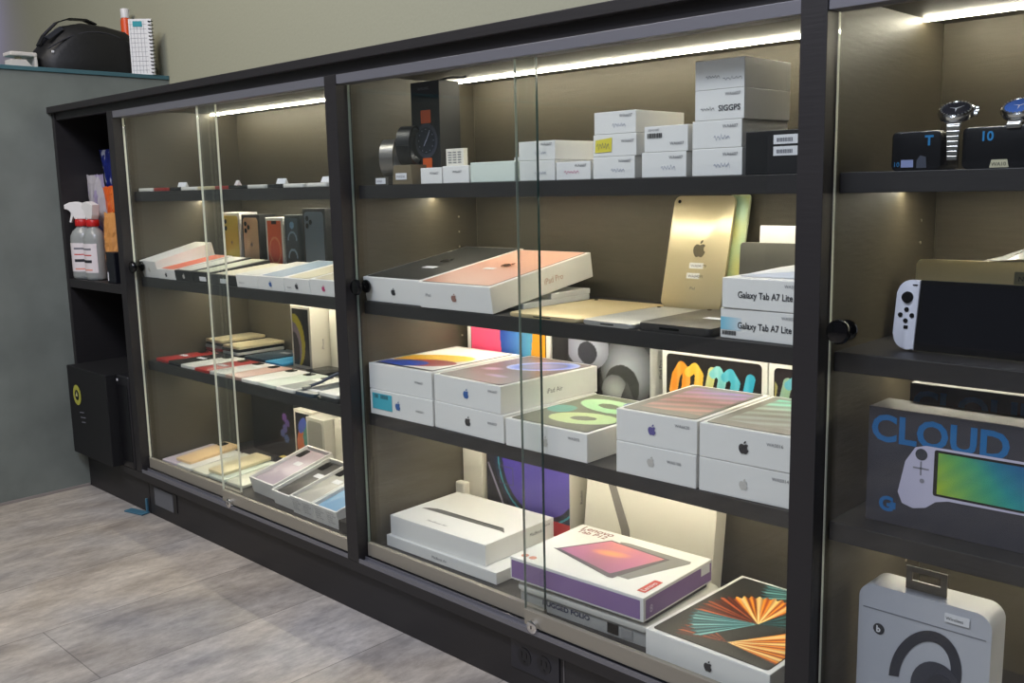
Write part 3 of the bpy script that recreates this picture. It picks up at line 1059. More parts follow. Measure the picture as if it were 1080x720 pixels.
# grey console lying under the purple box
t = thing('drawing_device', 'flat white and silver electronic unit with rounded corners under the purple box', 'device', (1.7790, .044, zz + .0003), 2.2)
MB().prism(rrect(.004, .004, .284, .212, .010, 5), 0, .026, bev=.001).build('base', mat('pale_grey_plastic', (168, 168, 166), .5), t, smooth=True)
MB().prism(rrect(0, 0, .288, .218, .014, 6), .0262, .0350, bev=.0025).build('lid', mat('off_white_plastic', (205, 203, 196), .4), t, smooth=True)
MB().box((.200, .0025, .004), (.222, .0043, .021)).build('socket', BLK, t)
MB().box((.228, .0025, .004), (.250, .0043, .021)).build('socket_cover', mat('light_grey_cover', (150, 150, 150), .5), t)
text('RUGGED FOLIO', .012, FRONTF, (.060, .004, .012), mat('navy_ink', (50, 56, 84), .5), t, 'front_lettering', bold=.0004, sx=1.2)
t = thing('dark_sleeve', 'thin black sleeve sandwiched between the silver unit and the purple box', 'sleeve', (1.7870, .056, zz + .0356), 2.4)
MB().prism(rrect(0, 0, .262, .190, .006, 4), 0, .0085, bev=.001).build('cloth_panel', BLK, t)
# purple box
t = thing('tablet_box', 'white and purple tablet box picturing a pink screened tablet', 'box', (1.7715, .040, zz + .0446), 2.3)
carton(t, .283, .210, .0410, WHITE)
PUR = mat('purple_print', (134, 104, 156), .4, noise=.12, nscale=14)
flat('purple_band', [rrect(.004, .004, .277, .036, .001)], FRONTF, (0, 0, 0), PUR, t)
flat('purple_band', [rrect(.006, .004, .206, .036, .001)], RIGHTF, (.283, 0, 0), PUR, t)
MB().prism([(.172, .021), (.200, .021), (.200, .036), (.172, .036)], .0011, .0013, RIGHTF, (.283, 0, 0)).build('white_label', PAPER, t)
text('8', .018, RIGHTF, (.283, .016, .012), mat('pale_lilac', (200, 185, 215), .5), t, 'side_lettering', n=.0014)
RED = mat('red_ink', (196, 62, 48), .5)


def uvp(u, v):
    return (u * .283, v * .210)


flat('printed_tablet_back', [[uvp(.40, .84), uvp(.46, .86), uvp(.93, .83), uvp(.94, .79), uvp(.78, .22), uvp(.70, .22)]], TOPF, (0, 0, .041), mat('grey_print', (128, 128, 126), .4), t, .0003)
flat('printed_tablet_frame', [[uvp(.13, .37), uvp(.15, .38), uvp(.34, .82), uvp(.81, .755), uvp(.70, .16), uvp(.67, .155)]], TOPF, (0, 0, .041), mat('dark_grey_print', (92, 84, 92), .4), t, .0008)
# pink screen as printed picture clipped to the tablet
q = [(.17, .385), (.35, .795), (.785, .735), (.655, .215)]


def pink(u, v):
    c = lerp((.62, .38, .50), (.86, .52, .52), v)
    a_ = math.sin((u * 7 + v * 3)) * .5 + .5
    c = lerp(c, (.72, .42, .62), a_ * .5)
    e = ell(u, v, .45, .55, .3, .16, 30)
    if e < 1:
        c = lerp((.95, .62, .42), c, e)
    return c


me_ = bpy.data.meshes.new('printed_screen')
N_ = 24
vs_, fs_, cs_ = [], [], []
for j in range(N_ + 1):
    for i in range(N_ + 1):
        s_, r_ = i / N_, j / N_
        A_ = Vector(q[0]).lerp(Vector(q[1]), r_)
        B_ = Vector(q[3]).lerp(Vector(q[2]), r_)
        P_ = A_.lerp(B_, s_)
        vs_.append((P_.x * .283, P_.y * .210, .041 + .0014))
        cs_.append(pink(s_, r_))
for j in range(N_):
    for i in range(N_):
        k = j * (N_ + 1) + i
        fs_.append((k, k + 1, k + N_ + 2, k + N_ + 1))
me_.from_pydata(vs_, [], fs_)
at_ = me_.color_attributes.new('ink', 'FLOAT_COLOR', 'POINT')
for k, c_ in enumerate(cs_):
    at_.data[k].color = lin(c_)
me_.materials.append(print_mat())
ob_ = bpy.data.objects.new('printed_screen', me_)
COL.objects.link(ob_)
ob_.parent = t
text('Lenovo', .024, TOPF, (.014, .186, .041), mat('dark_red_ink', (120, 42, 40), .5), t, 'top_lettering', bold=.0003)
text('Tab P12', .020, TOPF, (.016, .169, .041), mat('dark_red_ink', (120, 42, 40), .5), t, 'top_lettering', bold=.0003)
flat('red_badge', [rrect(.258, .018, .274, .070, .001)], TOPF, (0, 0, .041), RED, t)
text('Lenovo', .013, TOPF, (.2705, .022, .041), PAPER, t, 'badge_lettering', n=.0012, rot=90)
for k in range(2):
    flat('round_badge', [circle(.020 + k * .018, .018, .007, 16)], TOPF, (0, 0, .041), mat('salmon_ink', (214, 140, 120), .5), t)
# big ray picture box
t = tablet_box('tablet_box', 'large white tablet box with orange and teal rays on its lid', 2.0745, .0300, zz, -0.8, .216, .277, .0500, art=art_rays, logo=DARKL, margin=.009, logopos=(.53, .55), lsize=.017, artn=170, border=(.2, .2, .18))
# behind
t = thing('laptop_box', 'large white carton with a grey diagonal laptop edge leaning at the back', 'box', (1.7280, .288, zz + .0046), 0, -7.0)
carton(t, .298, .034, .205, WHITE2)
MB().prism([(.030, .204), (.048, .204), (.112, .075), (.118, .040), (.100, .040), (.092, .070)], .0006, .0009, FRONTF).build('printed_profile', mat('laptop_grey_ink', (128, 124, 118), .4), t)


def art_planet(u, v):
    c = (.08, .08, .13)
    e = ell(u, v, .66, .82, .47, .58)
    if e < 1:
        c = lerp((.28, .22, .62), (.36, .3, .66), u)
        if e > .93:
            c = (.12, .12, .2)
    elif e < 1.12:
        c = (.1, .16, .2)
    elif e < 1.2:
        c = (.25, .6, .66)
    elif e < 1.4:
        c = (.12, .14, .24)
    if v < .26 and u > .72:
        c = (.72, .14, .16)
    if abs((u - .02) - (.72 - v) * .42) < .012 and v < .72 and v > .2:
        c = (.62, .6, .68)
    if .16 < u < .34 and .52 < v < .72 and (abs(u - .16) < .01 or abs(u - .34) < .015 or abs(v - .52) < .01 or abs(v - .72) < .01):
        c = (.3, .3, .42)
    return c


t = standing('tablet_box', 'dark tablet box printed with a violet disc and a red corner', 1.4520, .296, zz, .240, .055, .198, WHITE2, art=art_planet, margin=.0015, nu=120, side='Redmi')
t = thing('charger_box', 'narrow white carton standing in the rear left corner by the dark box', 'box', (1.3805, .292, zz + .0003), 0)
carton(t, .060, .060, .200, WHITE2)
t = thing('charger_box', 'short pale carton in front of the narrow white corner carton', 'box', (1.3785, .268, zz + .0665 + .0005), 0)
carton(t, .030, .018, .090, WHITE2, .004)
t.location.z = zz + .0003

# ================================================================== BAY 1, shelf 2: phone boxes
zz = Z2
GB = 'phone boxes lying in a row on the second shelf of the left bay'


def phone_box_flat(label, x, w, d, h, m, tilt=8, y=.047, art=None, logo=None, tagm=None, topm=None, yaw=0, code=None):
    t = thing('phone_box', label, 'box', (x, y, zz + .0003), yaw, tilt, GB)
    carton(t, w, d, h, m, .0008)
    if topm is not None:
        flat('lid_picture', [rrect(.010, .006, w - .010, d - .006, .008)], TOPF, (0, 0, h), topm, t)
    if logo is not None:
        apple(t, FRONTF, (w * .5, 0, h * .5), min(.014, h * .5), logo)
    if tagm:
        flat('price_tag', [rrect(w * .38, h * .2, w * .38 + .032, h * .2 + .011, .001)], FRONTF, (0, 0, 0), PAPER, t, .0012)
    if code:
        text(code, .006, FRONTF, (w * .12, 0, h * .3), GREYINK, t, 'stock_code')
    return t


BLF = mat('dull_black_box', (30, 31, 33), .5)
phone_box_flat('tall white phone box raised at the back, leftmost in the row', .4030, .088, .17, .046, WHITE, tilt=14, y=.050, logo=GREYL)
phone_box_flat('low white phone box with a coral phone on its lid', .4930, .092, .17, .026, WHITE, tilt=9, logo=DARKL, topm=mat('coral_print', (222, 112, 84), .5))
phone_box_flat('first black ended phone box of the row, white phone on its lid', .5870, .092, .17, .027, BLF, tilt=8, topm=mat('white_print', (214, 216, 210), .4), logo=GREYL)
phone_box_flat('black phone box with a white price tag, second of the black ones', .6810, .086, .17, .027, BLF, tilt=7, topm=mat('green_grey_print', (196, 200, 180), .4), tagm=True)
phone_box_flat('third black phone box with a tag, just before the white boxes', .7690, .116, .17, .025, BLF, tilt=5, topm=mat('cream_print', (212, 206, 180), .4), tagm=True, logo=GREYL)
phone_box_flat('white phone box with a grey code, first right of the black ones', .8870, .092, .17, .030, WHITE, tilt=6, topm=mat('pale_grey_print', (206, 206, 198), .4), code='WA5115')
phone_box_flat('white phone box with a blue phone on its lid', .9810, .106, .17, .031, WHITE, tilt=8, topm=mat('steel_blue_print', (128, 150, 172), .4), logo=BLUEL)
phone_box_flat('white phone box with a small red stock code by its dark logo', 1.0890, .098, .17, .032, WHITE, tilt=8, topm=mat('straw_print', (190, 182, 150), .4), logo=DARKL, code='WA02')
phone_box_flat('white phone box with a magenta logo against the post', 1.1890, .098, .17, .034, WHITE, tilt=8, topm=mat('sand_print', (176, 168, 140), .4), logo=mat('magenta_foil', (190, 50, 110), .4))

GS = 'phone boxes standing upright at the back of the second shelf'


def phone_box_up(label, x, w, d, h, y, m, face, facem=None, cams=0, z=None, side=None, group=GS, art=None, yaw=0, capm=None):
    t = thing('phone_box', label, 'box', (x, y, (zz if z is None else z) + .0003), yaw, 0, group)
    carton(t, w, d, h, m, .0008)
    if art:
        picture(t, FRONTF, (.008, 0, .008), w - .016, h - .016, art, 30, 56, n=.0009)
    elif face is not None:
        MB().prism(rrect(.008, .006, w - .008, h - .008, .010, 5), .0005, .0009, FRONTF).build('printed_phone', face, t)
    if cams:
        cb_ = MB()
        pos = [(.020, h - .024), (.020, h - .042), (.034, h - .033)][:cams]
        for u, v in pos:
            cb_.prism(circle(u, v, .0065, 14), .0011, .0014, FRONTF)
        cb_.build('printed_lenses', BLKG, t)
        apple(t, FRONTF, (w * .52, 0, h * .52), .014, GREYINK)
    if side:
        text(side, .010, RIGHTF, (w, d * .65, h * .30), GREYINK, t, 'side_lettering', rot=90)
    return t


phone_box_up('white phone box picturing the back of a yellow phone', .505, .092, .055, .165, .232, WHITE, mat('yellow_print', (214, 196, 84), .4), cams=2)
phone_box_up('black sided phone box picturing the back of a gold phone', .607, .088, .050, .160, .232, BLF, mat('gold_print', (222, 182, 140), .4), cams=3)


def art_red(u, v):
    e = ell(u, v, .5, .45, .42, .26)
    c = lerp((.88, .25, .12), (.93, .42, .22), v)
    if .7 < e < 1:
        c = (.96, .55, .35)
    if v > .93 and .3 < u < .7:
        c = (.1, .05, .05)
    return c


def art_bluerings(u, v):
    c = lerp((.13, .15, .18), (.30, .36, .42), v)
    for cy in (.32, .62):
        e = ell(u, v, .5, cy, .42, .16)
        if .6 < e < 1 and v > cy:
            c = (.5, .6, .7)
    if ell(u, v, .5, .88, .2, .06) < 1:
        c = (.5, .66, .82)
    return c


def art_gold(u, v):
    return (.8, .65, .5)


phone_box_up('white framed phone box picturing a red screened phone', .724, .080, .050, .153, .232, WHITE, None, art=art_red)
phone_box_up('dark blue phone box with pale ring shapes on its front', .8120, .066, .050, .160, .232, mat('slate_carton', (52, 60, 66), .5), None, art=art_bluerings)
phone_box_up('black phone box picturing a blue grey three lens phone, by the post', .8930, .095, .060, .176, .232, BLF, mat('blue_grey_print', (92, 106, 122), .4), cams=3, side='iPhone')

# ================================================================== phones lying flat


def phone(label, x, y, z, yaw, m, w=.072, d=.150, h=.008, tagpos=None, bump=True, group=None, tilt=0, strip=None):
    t = thing('phone', label, 'phone', (x, y, z + .0003), yaw, tilt, group)
    MB().prism(rrect(0, 0, w, d, .006, 4), 0, h, bev=.0012).build('body', m, t, smooth=True)
    if bump:
        MB().prism(rrect(.006, d - .034, .032, d - .008, .006, 3), h, h + .0012, bev=.0003).build('camera_island', BLKG, t)
    if tagpos:
        u, v = tagpos
        flat('price_tag', [rrect(u, v, u + .036, v + .014, .001)], TOPF, (0, 0, h), PAPER, t)
    if strip:
        flat('screen_film', [rrect(.006, .008, w - .006, d * .62, .003)], TOPF, (0, 0, h), strip, t, .0003)
    return t


REDP = mat('red_phone_back', (158, 40, 38), .35)
LG = mat('light_grey_phone', (206, 206, 200), .35)
WHP = mat('white_phone_back', (228, 226, 218), .35)
GDP = mat('gold_phone_back', (226, 212, 172), .35, metal=.2)
BLP = mat('black_phone_back', (26, 27, 30), .25)
ROSE = mat('rose_phone_back', (192, 156, 142), .35)
BLUP = mat('bright_blue_phone_back', (60, 150, 200), .3)
NAVY = mat('navy_phone_back', (38, 58, 76), .3)
SKY = mat('pale_green_phone_back', (206, 214, 200), .35)

# shelf 3 of the left bay
z3 = Z3
GF = 'phones lying flat in the front row of the third shelf'
phone('red phone with a white tag, leftmost at the shelf front', .424, .052, z3, -2, REDP, tagpos=(.014, .06), group=GF)
phone('black phone with a white tag, right of the leftmost red one', .499, .050, z3, -1, BLP, tagpos=(.022, .07), group=GF)
phone('light grey phone between the tagged black phone and the second red one', .574, .046, z3, 2, LG, group=GF)
phone('second red phone of the front row with a white tag', .649, .045, z3, -1, REDP, tagpos=(.016, .055), group=GF)
phone('grey phone right of the second red one, plain back', .724, .046, z3, 1, LG, tagpos=(.03, .10), group=GF)
phone('rose brown phone in the middle of the front row', .799, .046, z3, 2, ROSE, group=GF)
phone('white phone right of the rose brown phone', .876, .045, z3, 0, WHP, group=GF)
phone('pale green white phone in the front row, ahead of the standing box', .951, .046, z3, -1, SKY, group=GF)
phone('pale phone with a long clear film, left of the dark one with the cable', 1.027, .045, z3, 0, WHP, strip=mat('clear_film', (196, 198, 190), .2), group=GF)
phone('dark blue phone under the curled cable', 1.103, .046, z3, 1, NAVY, group=GF, tagpos=(.02, .02))
phone('white phone in a black case against the post', 1.188, .045, z3, -2, BLP, w=.078, group=GF)
t = phone('cream phone lying on the black case by the post', 1.191, .049, z3 + .0095, -2, WHP, w=.070, d=.14, bump=False, group=GF)
GK = 'phones and tablets in the back row of the third shelf'
t = flat_tablet('tablet', 'dark blue tablet with a white tag in the back row', .600, .215, z3, 2, .105, .135, .009, NAVY, tagpos=(.045, .085), group=GK, r=.008)
phone('bright blue phone right of the dark tablet in the back row', .710, .212, z3, 0, BLUP, w=.078, d=.140, group=GK, bump=False)
for k in range(5):
    phone(['black phone at the bottom of the left pile', 'red phone second from the bottom of the left pile', 'silver phone in the middle of the left pile', 'black phone fourth up in the left pile', 'gold phone on top of the left pile'][k],
          .405 + .002 * k, .206 + .003 * (k % 2), z3 + .0082 * k, [2, -2, 3, -1, 1][k], [BLP, REDP, SILV, BLP, GDP][k], w=.084, d=.145, bump=False, group='left pile of phones', h=.0078)
for k in range(4):
    phone(['black phone at the bottom of the right pile', 'grey phone second in the right pile', 'black phone under the gold one of the right pile', 'gold phone on top of the right pile'][k],
          .499 + .002 * k, .205 + .003 * (k % 2), z3 + .0082 * k, [2, -2, 1, 0][k], [BLP, LG, BLP, GDP][k], w=.086, d=.146, bump=False, group='right pile of phones', h=.0078)


def art_se(u, v):
    c = (.10, .10, .10)
    e = ell(u, v, .12, .42, .62, .48, -8)
    if e < 1:
        c = lerp((.85, .78, .15), (.7, .66, .2), v)
    e = ell(u, v, .0, .34, .52, .42, -6)
    if e < 1:
        c = (.55, .5, .55)
    e = ell(u, v, .0, .25, .4, .34, -6)
    if e < 1:
        c = (.12, .12, .13)
    return c


phone_box_up('white phone box picturing a black phone with a yellow curve', .8060, .086, .058, .160, .238, WHITE2, None, z=z3, side='iPhone', group='phone boxes standing on the third shelf', art=art_se)
t = thing('phone_box', 'plain white phone box standing right of the yellow curve box', 'box', (.9060, .285, z3 + .0003), 0, 0, 'phone boxes standing on the third shelf')
carton(t, .080, .058, .155, WHITE2)
t = phone('black phone lying in front of the standing white boxes', .9070, .205, z3, 0, BLP, w=.085, d=.072, group=GK, bump=False)
t = thing('charging_cable', 'short dark blue cable arched over the phones by the post', 'cable', (1.112, .08, z3 + .0095))
pth = [(0, 0, .004), (.004, .03, .010), (.012, .06, .022), (.022, .085, .028), (.04, .10, .026), (.058, .09, .018), (.072, .07, .008), (.080, .05, .004)]
MB().tube(pth, .0035, 8).build('cord', mat('navy_cable', (52, 60, 84), .5), t, smooth=True)
MB().box((-.004, -.018, .0002), (.004, .002, .0062), .001).build('plug', STEEL, t)

# shelf 1 of the left bay : a row of phones seen edge on
GT = 'phones lying flat on the top shelf of the left bay'
row = [(.410, WHP, 'white phone at the left end of the top shelf'), (.487, REDP, 'first red phone on the top shelf, near the left end'), (.565, BLP, 'black phone beside a folded white tag on the top shelf'),
       (.642, WHP, 'white phone left of the glass overlap on the top shelf'), (.718, GDP, 'gold phone left of the glass overlap on the top shelf'), (.794, REDP, 'red phone behind the glass overlap on the top shelf'),
       (.870, BLP, 'black phone right of the glass overlap on the top shelf'), (.947, LG, 'grey phone right of the middle of the top shelf'), (1.023, BLP, 'black phone with a tilted tag near the right end'),
       (1.099, WHP, 'white phone second from the right end of the top shelf'), (1.182, WHP, 'large white phone at the right end of the top shelf')]
for k, (x, m_, lab) in enumerate(row):
    t = phone(lab, x, .048 + .004 * (k % 3), Z1, [1, -2, 2][k % 3], m_, w=.074, d=.15, h=.0082, group=GT, bump=True)
for k, (x, y, yaw, sz, lab) in enumerate([(.566, .075, 20, .026, 'white tag standing on the third phone from the left'), (.80, .10, -10, .020, 'small white tag behind the glass overlap'), (1.015, .08, 15, .026, 'white tag propped near the middle right'),
                                          (1.20, .07, -5, .034, 'wide white tag standing at the right end')]):
    t = thing('paper_tag', lab, 'tag', (x + .01, y, Z1 + .0096), yaw, 0, 'folded paper tags on the top shelf')
    b = MB()
    b._add([(0, 0, 0), (sz, 0, 0), (sz, .006, .0115), (0, .006, .0115), (sz, .012, 0), (0, .012, 0)], [(0, 1, 2, 3), (3, 2, 4, 5), (0, 3, 5), (1, 4, 2), (0, 5, 4, 1)])
    b.build('folded_card', PAPER, t)

# ================================================================== BAY 1, bottom
zz = ZD
GL1 = 'phones laid out on the bottom deck of the left bay'
MB_ = thing('display_wedge', 'low pale wedge holding up the phones on the bottom deck', 'stand', (.408, .190, zz + .0003))
MB().box((0, 0, 0), (.42, .012, .0105), .001).build('bar', WHITE2, MB_)
LAV = mat('lavender_phone_back', (204, 192, 204), .35)
PEACH = mat('peach_phone_back', (232, 198, 150), .35)
CRM = mat('cream_phone_back', (230, 228, 208), .35)
lay = [(.406, LAV, 'lavender phone, leftmost on the bottom deck'), (.484, WHP, 'white phone right of the lavender one on the bottom deck'), (.566, CRM, 'cream phone right of the white one on the bottom deck'),
       (.648, SKY, 'pale green phone near the glass overlap on the bottom deck'), (.730, CRM, 'cream phone left of the open white trays')]
for k, (x, m_, lab) in enumerate(lay):
    phone(lab, x, .055 + .003 * k, zz, 1.5, m_, w=.076, d=.158, tilt=4.0, group=GL1, bump=(k == 3))
phone('peach phone lying across the lavender and white ones', .455, .072, zz + .0095, 3, PEACH, w=.074, d=.158, tilt=4.3, group=GL1)
phone('gold phone lying across the cream ones', .625, .075, zz + .0098, 2, GDP, w=.074, d=.15, tilt=4.3, group=GL1, bump=False)
t = thing('memory_card_pack', 'small yellow and black card pack in front of the black box', 'pack', (.640, .262, zz + .0003), 2)
MB().box((0, 0, 0), (.050, .035, .008), .0006).build('card_pack', BLP, t)
flat('yellow_print', [rrect(.003, .016, .047, .033, .001)], TOPF, (0, 0, .008), mat('yellow_pack_print', (226, 200, 92), .5), t)


def tray(label, plabel, x, y, yaw, tilt, w, d, h, pm, inner=True, text_=False, tagged=True):
    t = thing('phone_tray', label, 'tray', (x, y, zz + .0004), yaw, tilt, 'open white phone trays on the bottom deck')
    b = MB()
    wl = .004
    b.box((0, 0, 0), (w, d, .003))
    b.box((0, 0, .003), (w, wl, h))
    b.box((0, d - wl, .003), (w, d, h))
    b.box((0, wl, .003), (wl, d - wl, h))
    b.box((w - wl, wl, .003), (w, d - wl, h))
    b.build('tray_shell', WHITE, t)
    if text_:
        for c_ in range(2):
            for k_ in range(5):
                v = h * .78 - k_ * h * .13
                if v > .004:
                    text(['Model: A2172', 'Capacity 128 GB', 'IMEI 3564', 'Serial F2L', 'Color White'][k_], .0050, FRONTF, (.008 + c_ * w * .48, 0, v), GREYINK, t, 'label_lettering')
    # phone resting inside, belongs on its own
    p_ = thing('phone', plabel, 'phone', (x, y, zz + .0004), yaw, tilt, 'phones inside the open trays')
    iw, idp = w - 2 * wl - .006, d - 2 * wl - .008
    MB().prism(rrect(wl + .003, wl + .004, wl + .003 + iw, wl + .004 + idp, .007, 4), h - .013, h - .006, bev=.0012).build('body', pm, p_, smooth=True)
    MB().box((wl + .003, wl + .004, .0032), (wl + .003 + iw, wl + .004 + idp, h - .0132)).build('foam_bed', PAPER, p_)
    if tagged:
        flat('price_tag', [rrect(w * .42, d * .55, w * .42 + .028, d * .55 + .016, .001)], TOPF, (0, 0, h - .006), PAPER, p_)
    MB().prism(rrect(wl + .006, d - .048, wl + .030, d - .014, .005, 3), h - .0059, h - .0045).build('camera_island', BLKG, p_)
    return t


tray('leftmost open white tray holding a mauve phone', 'mauve phone lying inside the leftmost open tray', .8440, .080, -2.0, 15, .112, .176, .042, mat('mauve_phone', (176, 160, 172), .35))
tray('open white tray holding a dark phone, second from the left', 'dark grey phone lying inside the second open tray', .9620, .066, -1.6, 14.5, .088, .172, .036, GRAPH)
tray('open white tray holding a pale grey phone, third from the left', 'pale grey phone lying inside the third open tray', 1.0540, .058, -1.0, 13.5, .088, .168, .044, mat('pale_grey_phone', (176, 172, 164), .35), text_=True)
tray('open white tray holding a blue phone, nearest the post', 'sky blue phone inside the open tray nearest the post', 1.1455, .056, 0, 13.0, .092, .168, .044, mat('sky_blue_phone', (120, 164, 200), .35), text_=True)
t = thing('box_riser', 'white riser block behind the four open phone trays', 'stand', (.855, .2485, zz + .0003))
MB().box((0, 0, 0), (.38, .012, .024), .001).build('block', WHITE2, t)
t = thing('black_box', 'small black box with a silver end tucked against the post', 'box', (1.2395, .050, zz + .0003))
carton(t, .094, .080, .026, BLACKC)
flat('silver_corner', [rrect(.01, .01, .05, .05, .004)], TOPF, (0, 0, .022), STEEL, t)


def art_galaxy(u, v):
    c = (.07, .07, .08)
    for k, (cx, cy) in enumerate(((.80, .62), (.86, .54), (.80, .45), (.74, .37), (.83, .3))):
        if ell(u, v, cx, cy, .055, .06) < 1:
            c = lerp((.42, .28, .55), (.3, .4, .6), k / 4)
    return c


t = standing('tablet_box', 'large black box with a violet figure printed at its right', .480, .300, zz, .215, .050, .190, BLACKC, art=art_galaxy, margin=.002, nu=50)


def art_faces(u, v):
    c = (.10, .10, .13)
    if ell(u, v, .35, .35, .3, .3, 10) < 1:
        c = (.86, .45, .25)
    if ell(u, v, .72, .55, .22, .3, -10) < 1:
        c = (.25, .55, .5)
    if ell(u, v, .45, .75, .3, .14, 20) < 1:
        c = (.3, .38, .75)
    if ell(u, v, .6, .22, .14, .12) < 1:
        c = (.75, .5, .68)
    return c


GD = 'phone boxes standing at the back of the bottom deck'
phone_box_up('white phone box with a colourful screen, right of the large black box', .700, .084, .060, .150, .298, WHITE2, None, z=zz, group=GD, art=art_faces)
t = phone_box_up('plain grey printed phone box standing near the post on the deck', .800, .080, .058, .148, .270, mat('pale_grey_carton', (196, 194, 184), .5), mat('mid_grey_print', (150, 148, 140), .5), z=zz, group=GD)
t = phone_box_up('white phone box, rearmost and nearest the post on the deck', .886, .080, .055, .150, .298, WHITE2, None, z=zz, group=GD)

# ================================================================== BAY 3
# top shelf: watches on boxes
zz = Z1
BLS = mat('satin_black_box', (13, 14, 18), .25)
BLUE_INK = mat('cyan_ink', (36, 130, 190), .5)
t = thing('watch_box', 'left glossy black rounded box with blue print and a white tag', 'box', (2.408, .085, zz + .0003))
MB().prism(rrect(0, 0, .060, .047, .006, 4), 0, .060, FRONTF, (0, .060, 0), bev=.002).build('carton', BLS, t, smooth=True)
flat('price_tag', [rrect(.013, .004, .028, .013, .0005)], FRONTF, (0, 0, 0), mat('bluish_tag', (150, 160, 205), .6), t, .001)
flat('grey_corner', [[(.032, .003), (.044, .003), (.043, .016), (.036, .018), (.032, .012)]], FRONTF, (0, 0, 0), mat('grey_tag', (70, 74, 88), .6), t, .001)
text('T', .016, FRONTF, (.041, 0, .030), BLUE_INK, t, 'front_lettering', bold=.0006)
text('10', .008, FRONTF, (.003, 0, .005), BLUE_INK, t, 'front_lettering')
t = thing('watch_box', 'right glossy black rounded box with a blue number ten', 'box', (2.492, .085, zz + .0003))
MB().prism(rrect(0, 0, .095, .048, .006, 4), 0, .060, FRONTF, (0, .060, 0), bev=.002).build('carton', BLS, t, smooth=True)
text('10', .015, FRONTF, (.020, 0, .032), BLUE_INK, t, 'front_lettering', bold=.0004)
flat('price_tag', [[(.032, .001), (.053, .001), (.051, .010), (.034, .010)]], FRONTF, (0, 0, 0), mat('cream_tag', (206, 200, 170), .6), t, .001)
text('WA10', .006, FRONTF, (.034, 0, .003), INK, t, 'tag_lettering', n=.0018)


def chrono(label, x, y, z, yaw, dial, strap_down=True):
    """steel wrist watch lying face-up on a box, its band hanging at the front"""
    t = thing('wrist_watch', label, 'watch', (x, y, z), yaw)
    Mx = Matrix.Rotation(R(32), 3, 'X')
    MB().lathe([(.014, 0), (.0195, .002), (.0205, .006), (.0195, .0095), (.017, .011), (.0162, .0102)], 32, Mx, (0, 0, .010)).build('case', CHROME, t, smooth=True)
    MB().lathe([(.016, .0100), (.016, .0104)], 32, Mx, (0, 0, .010)).build('dial', dial, t)
    b = MB()
    for a_ in range(0, 360, 15):
        p0 = Mx @ Vector((.0165 * math.cos(R(a_)), .0165 * math.sin(R(a_)), .0112)) + Vector((0, 0, .010))
        b.box(p0 - Vector((.0009, .0009, .0006)), p0 + Vector((.0009, .0009, .0006)))
    b.build('bezel_markers', STEEL, t)
    hb = MB()
    for a_, l_ in ((35, .011), (160, .008), (270, .009)):
        d_ = Vector((math.cos(R(a_)), math.sin(R(a_)), 0))
        s_ = Vector((-d_.y, d_.x, 0)) * .0007
        hb._add([Mx @ (v_ + Vector((0, 0, .0108))) + Vector((0, 0, .010)) for v_ in (-s_, d_ * l_, s_)], [(0, 1, 2)])
    hb.build('hands', PAPER, t)
    for s_ in (-1, 1):
        MB().lathe([(.0026, 0), (.003, .001), (.003, .004)], 12, RIGHTF, Mx @ Vector((.0195, .007 * s_, .006)) + Vector((0, 0, .010))).build('pusher', CHROME, t)
    MB().lathe([(.0032, 0), (.0034, .001), (.0034, .0045)], 12, RIGHTF, Mx @ Vector((.020, 0, .006)) + Vector((0, 0, .010))).build('crown', CHROME, t)
    lb = MB()
    for k in range(9 if strap_down else 3):
        if k < 2:
            c_ = Vector((0, -.016 - .004 * k, .002 - .004 * k))
        else:
            c_ = Vector((0, -.0215, -.004 - .0058 * (k - 2)))
        lb.box(c_ - Vector((.008 - .0003 * k, .0016, .0026)), c_ + Vector((.008 - .0003 * k, .0016, .0026)), .0008)
    lb.build('link_band', STEEL, t)
    return t


chrono('steel chronograph watch perched between the black boxes, band hanging down', 2.4795, .098, zz + .0525, 12, mat('dark_dial', (40, 40, 48), .2))
chrono('steel watch with a blue dial lying on the right black box', 2.5480, .105, zz + .0515, 0, mat('blue_dial', (70, 110, 190), .2), False)

# second shelf: handheld console and golden box
zz = Z2
t = thing('handheld_console', 'handheld game console with a white grip and a black screen', 'game console', (2.4125, .0975, zz + .0024), -1.5, -9)
t.scale = (.87, .87, .87)
CW = .242
MB().prism([(.033, 0), (CW - .033, 0), (CW - .033, .102), (.033, .102)], 0, .0125, FRONTF, (0, .0125, 0), bev=.001).build('screen_body', BLKG, t)
MB().prism(rrect(.038, .006, CW - .038, .096, .003), .0003, .0008, FRONTF).build('screen', mat('dark_screen_glass', (10, 11, 18), .06), t)
GRIP = mat('white_grip_plastic', (226, 226, 238), .4)


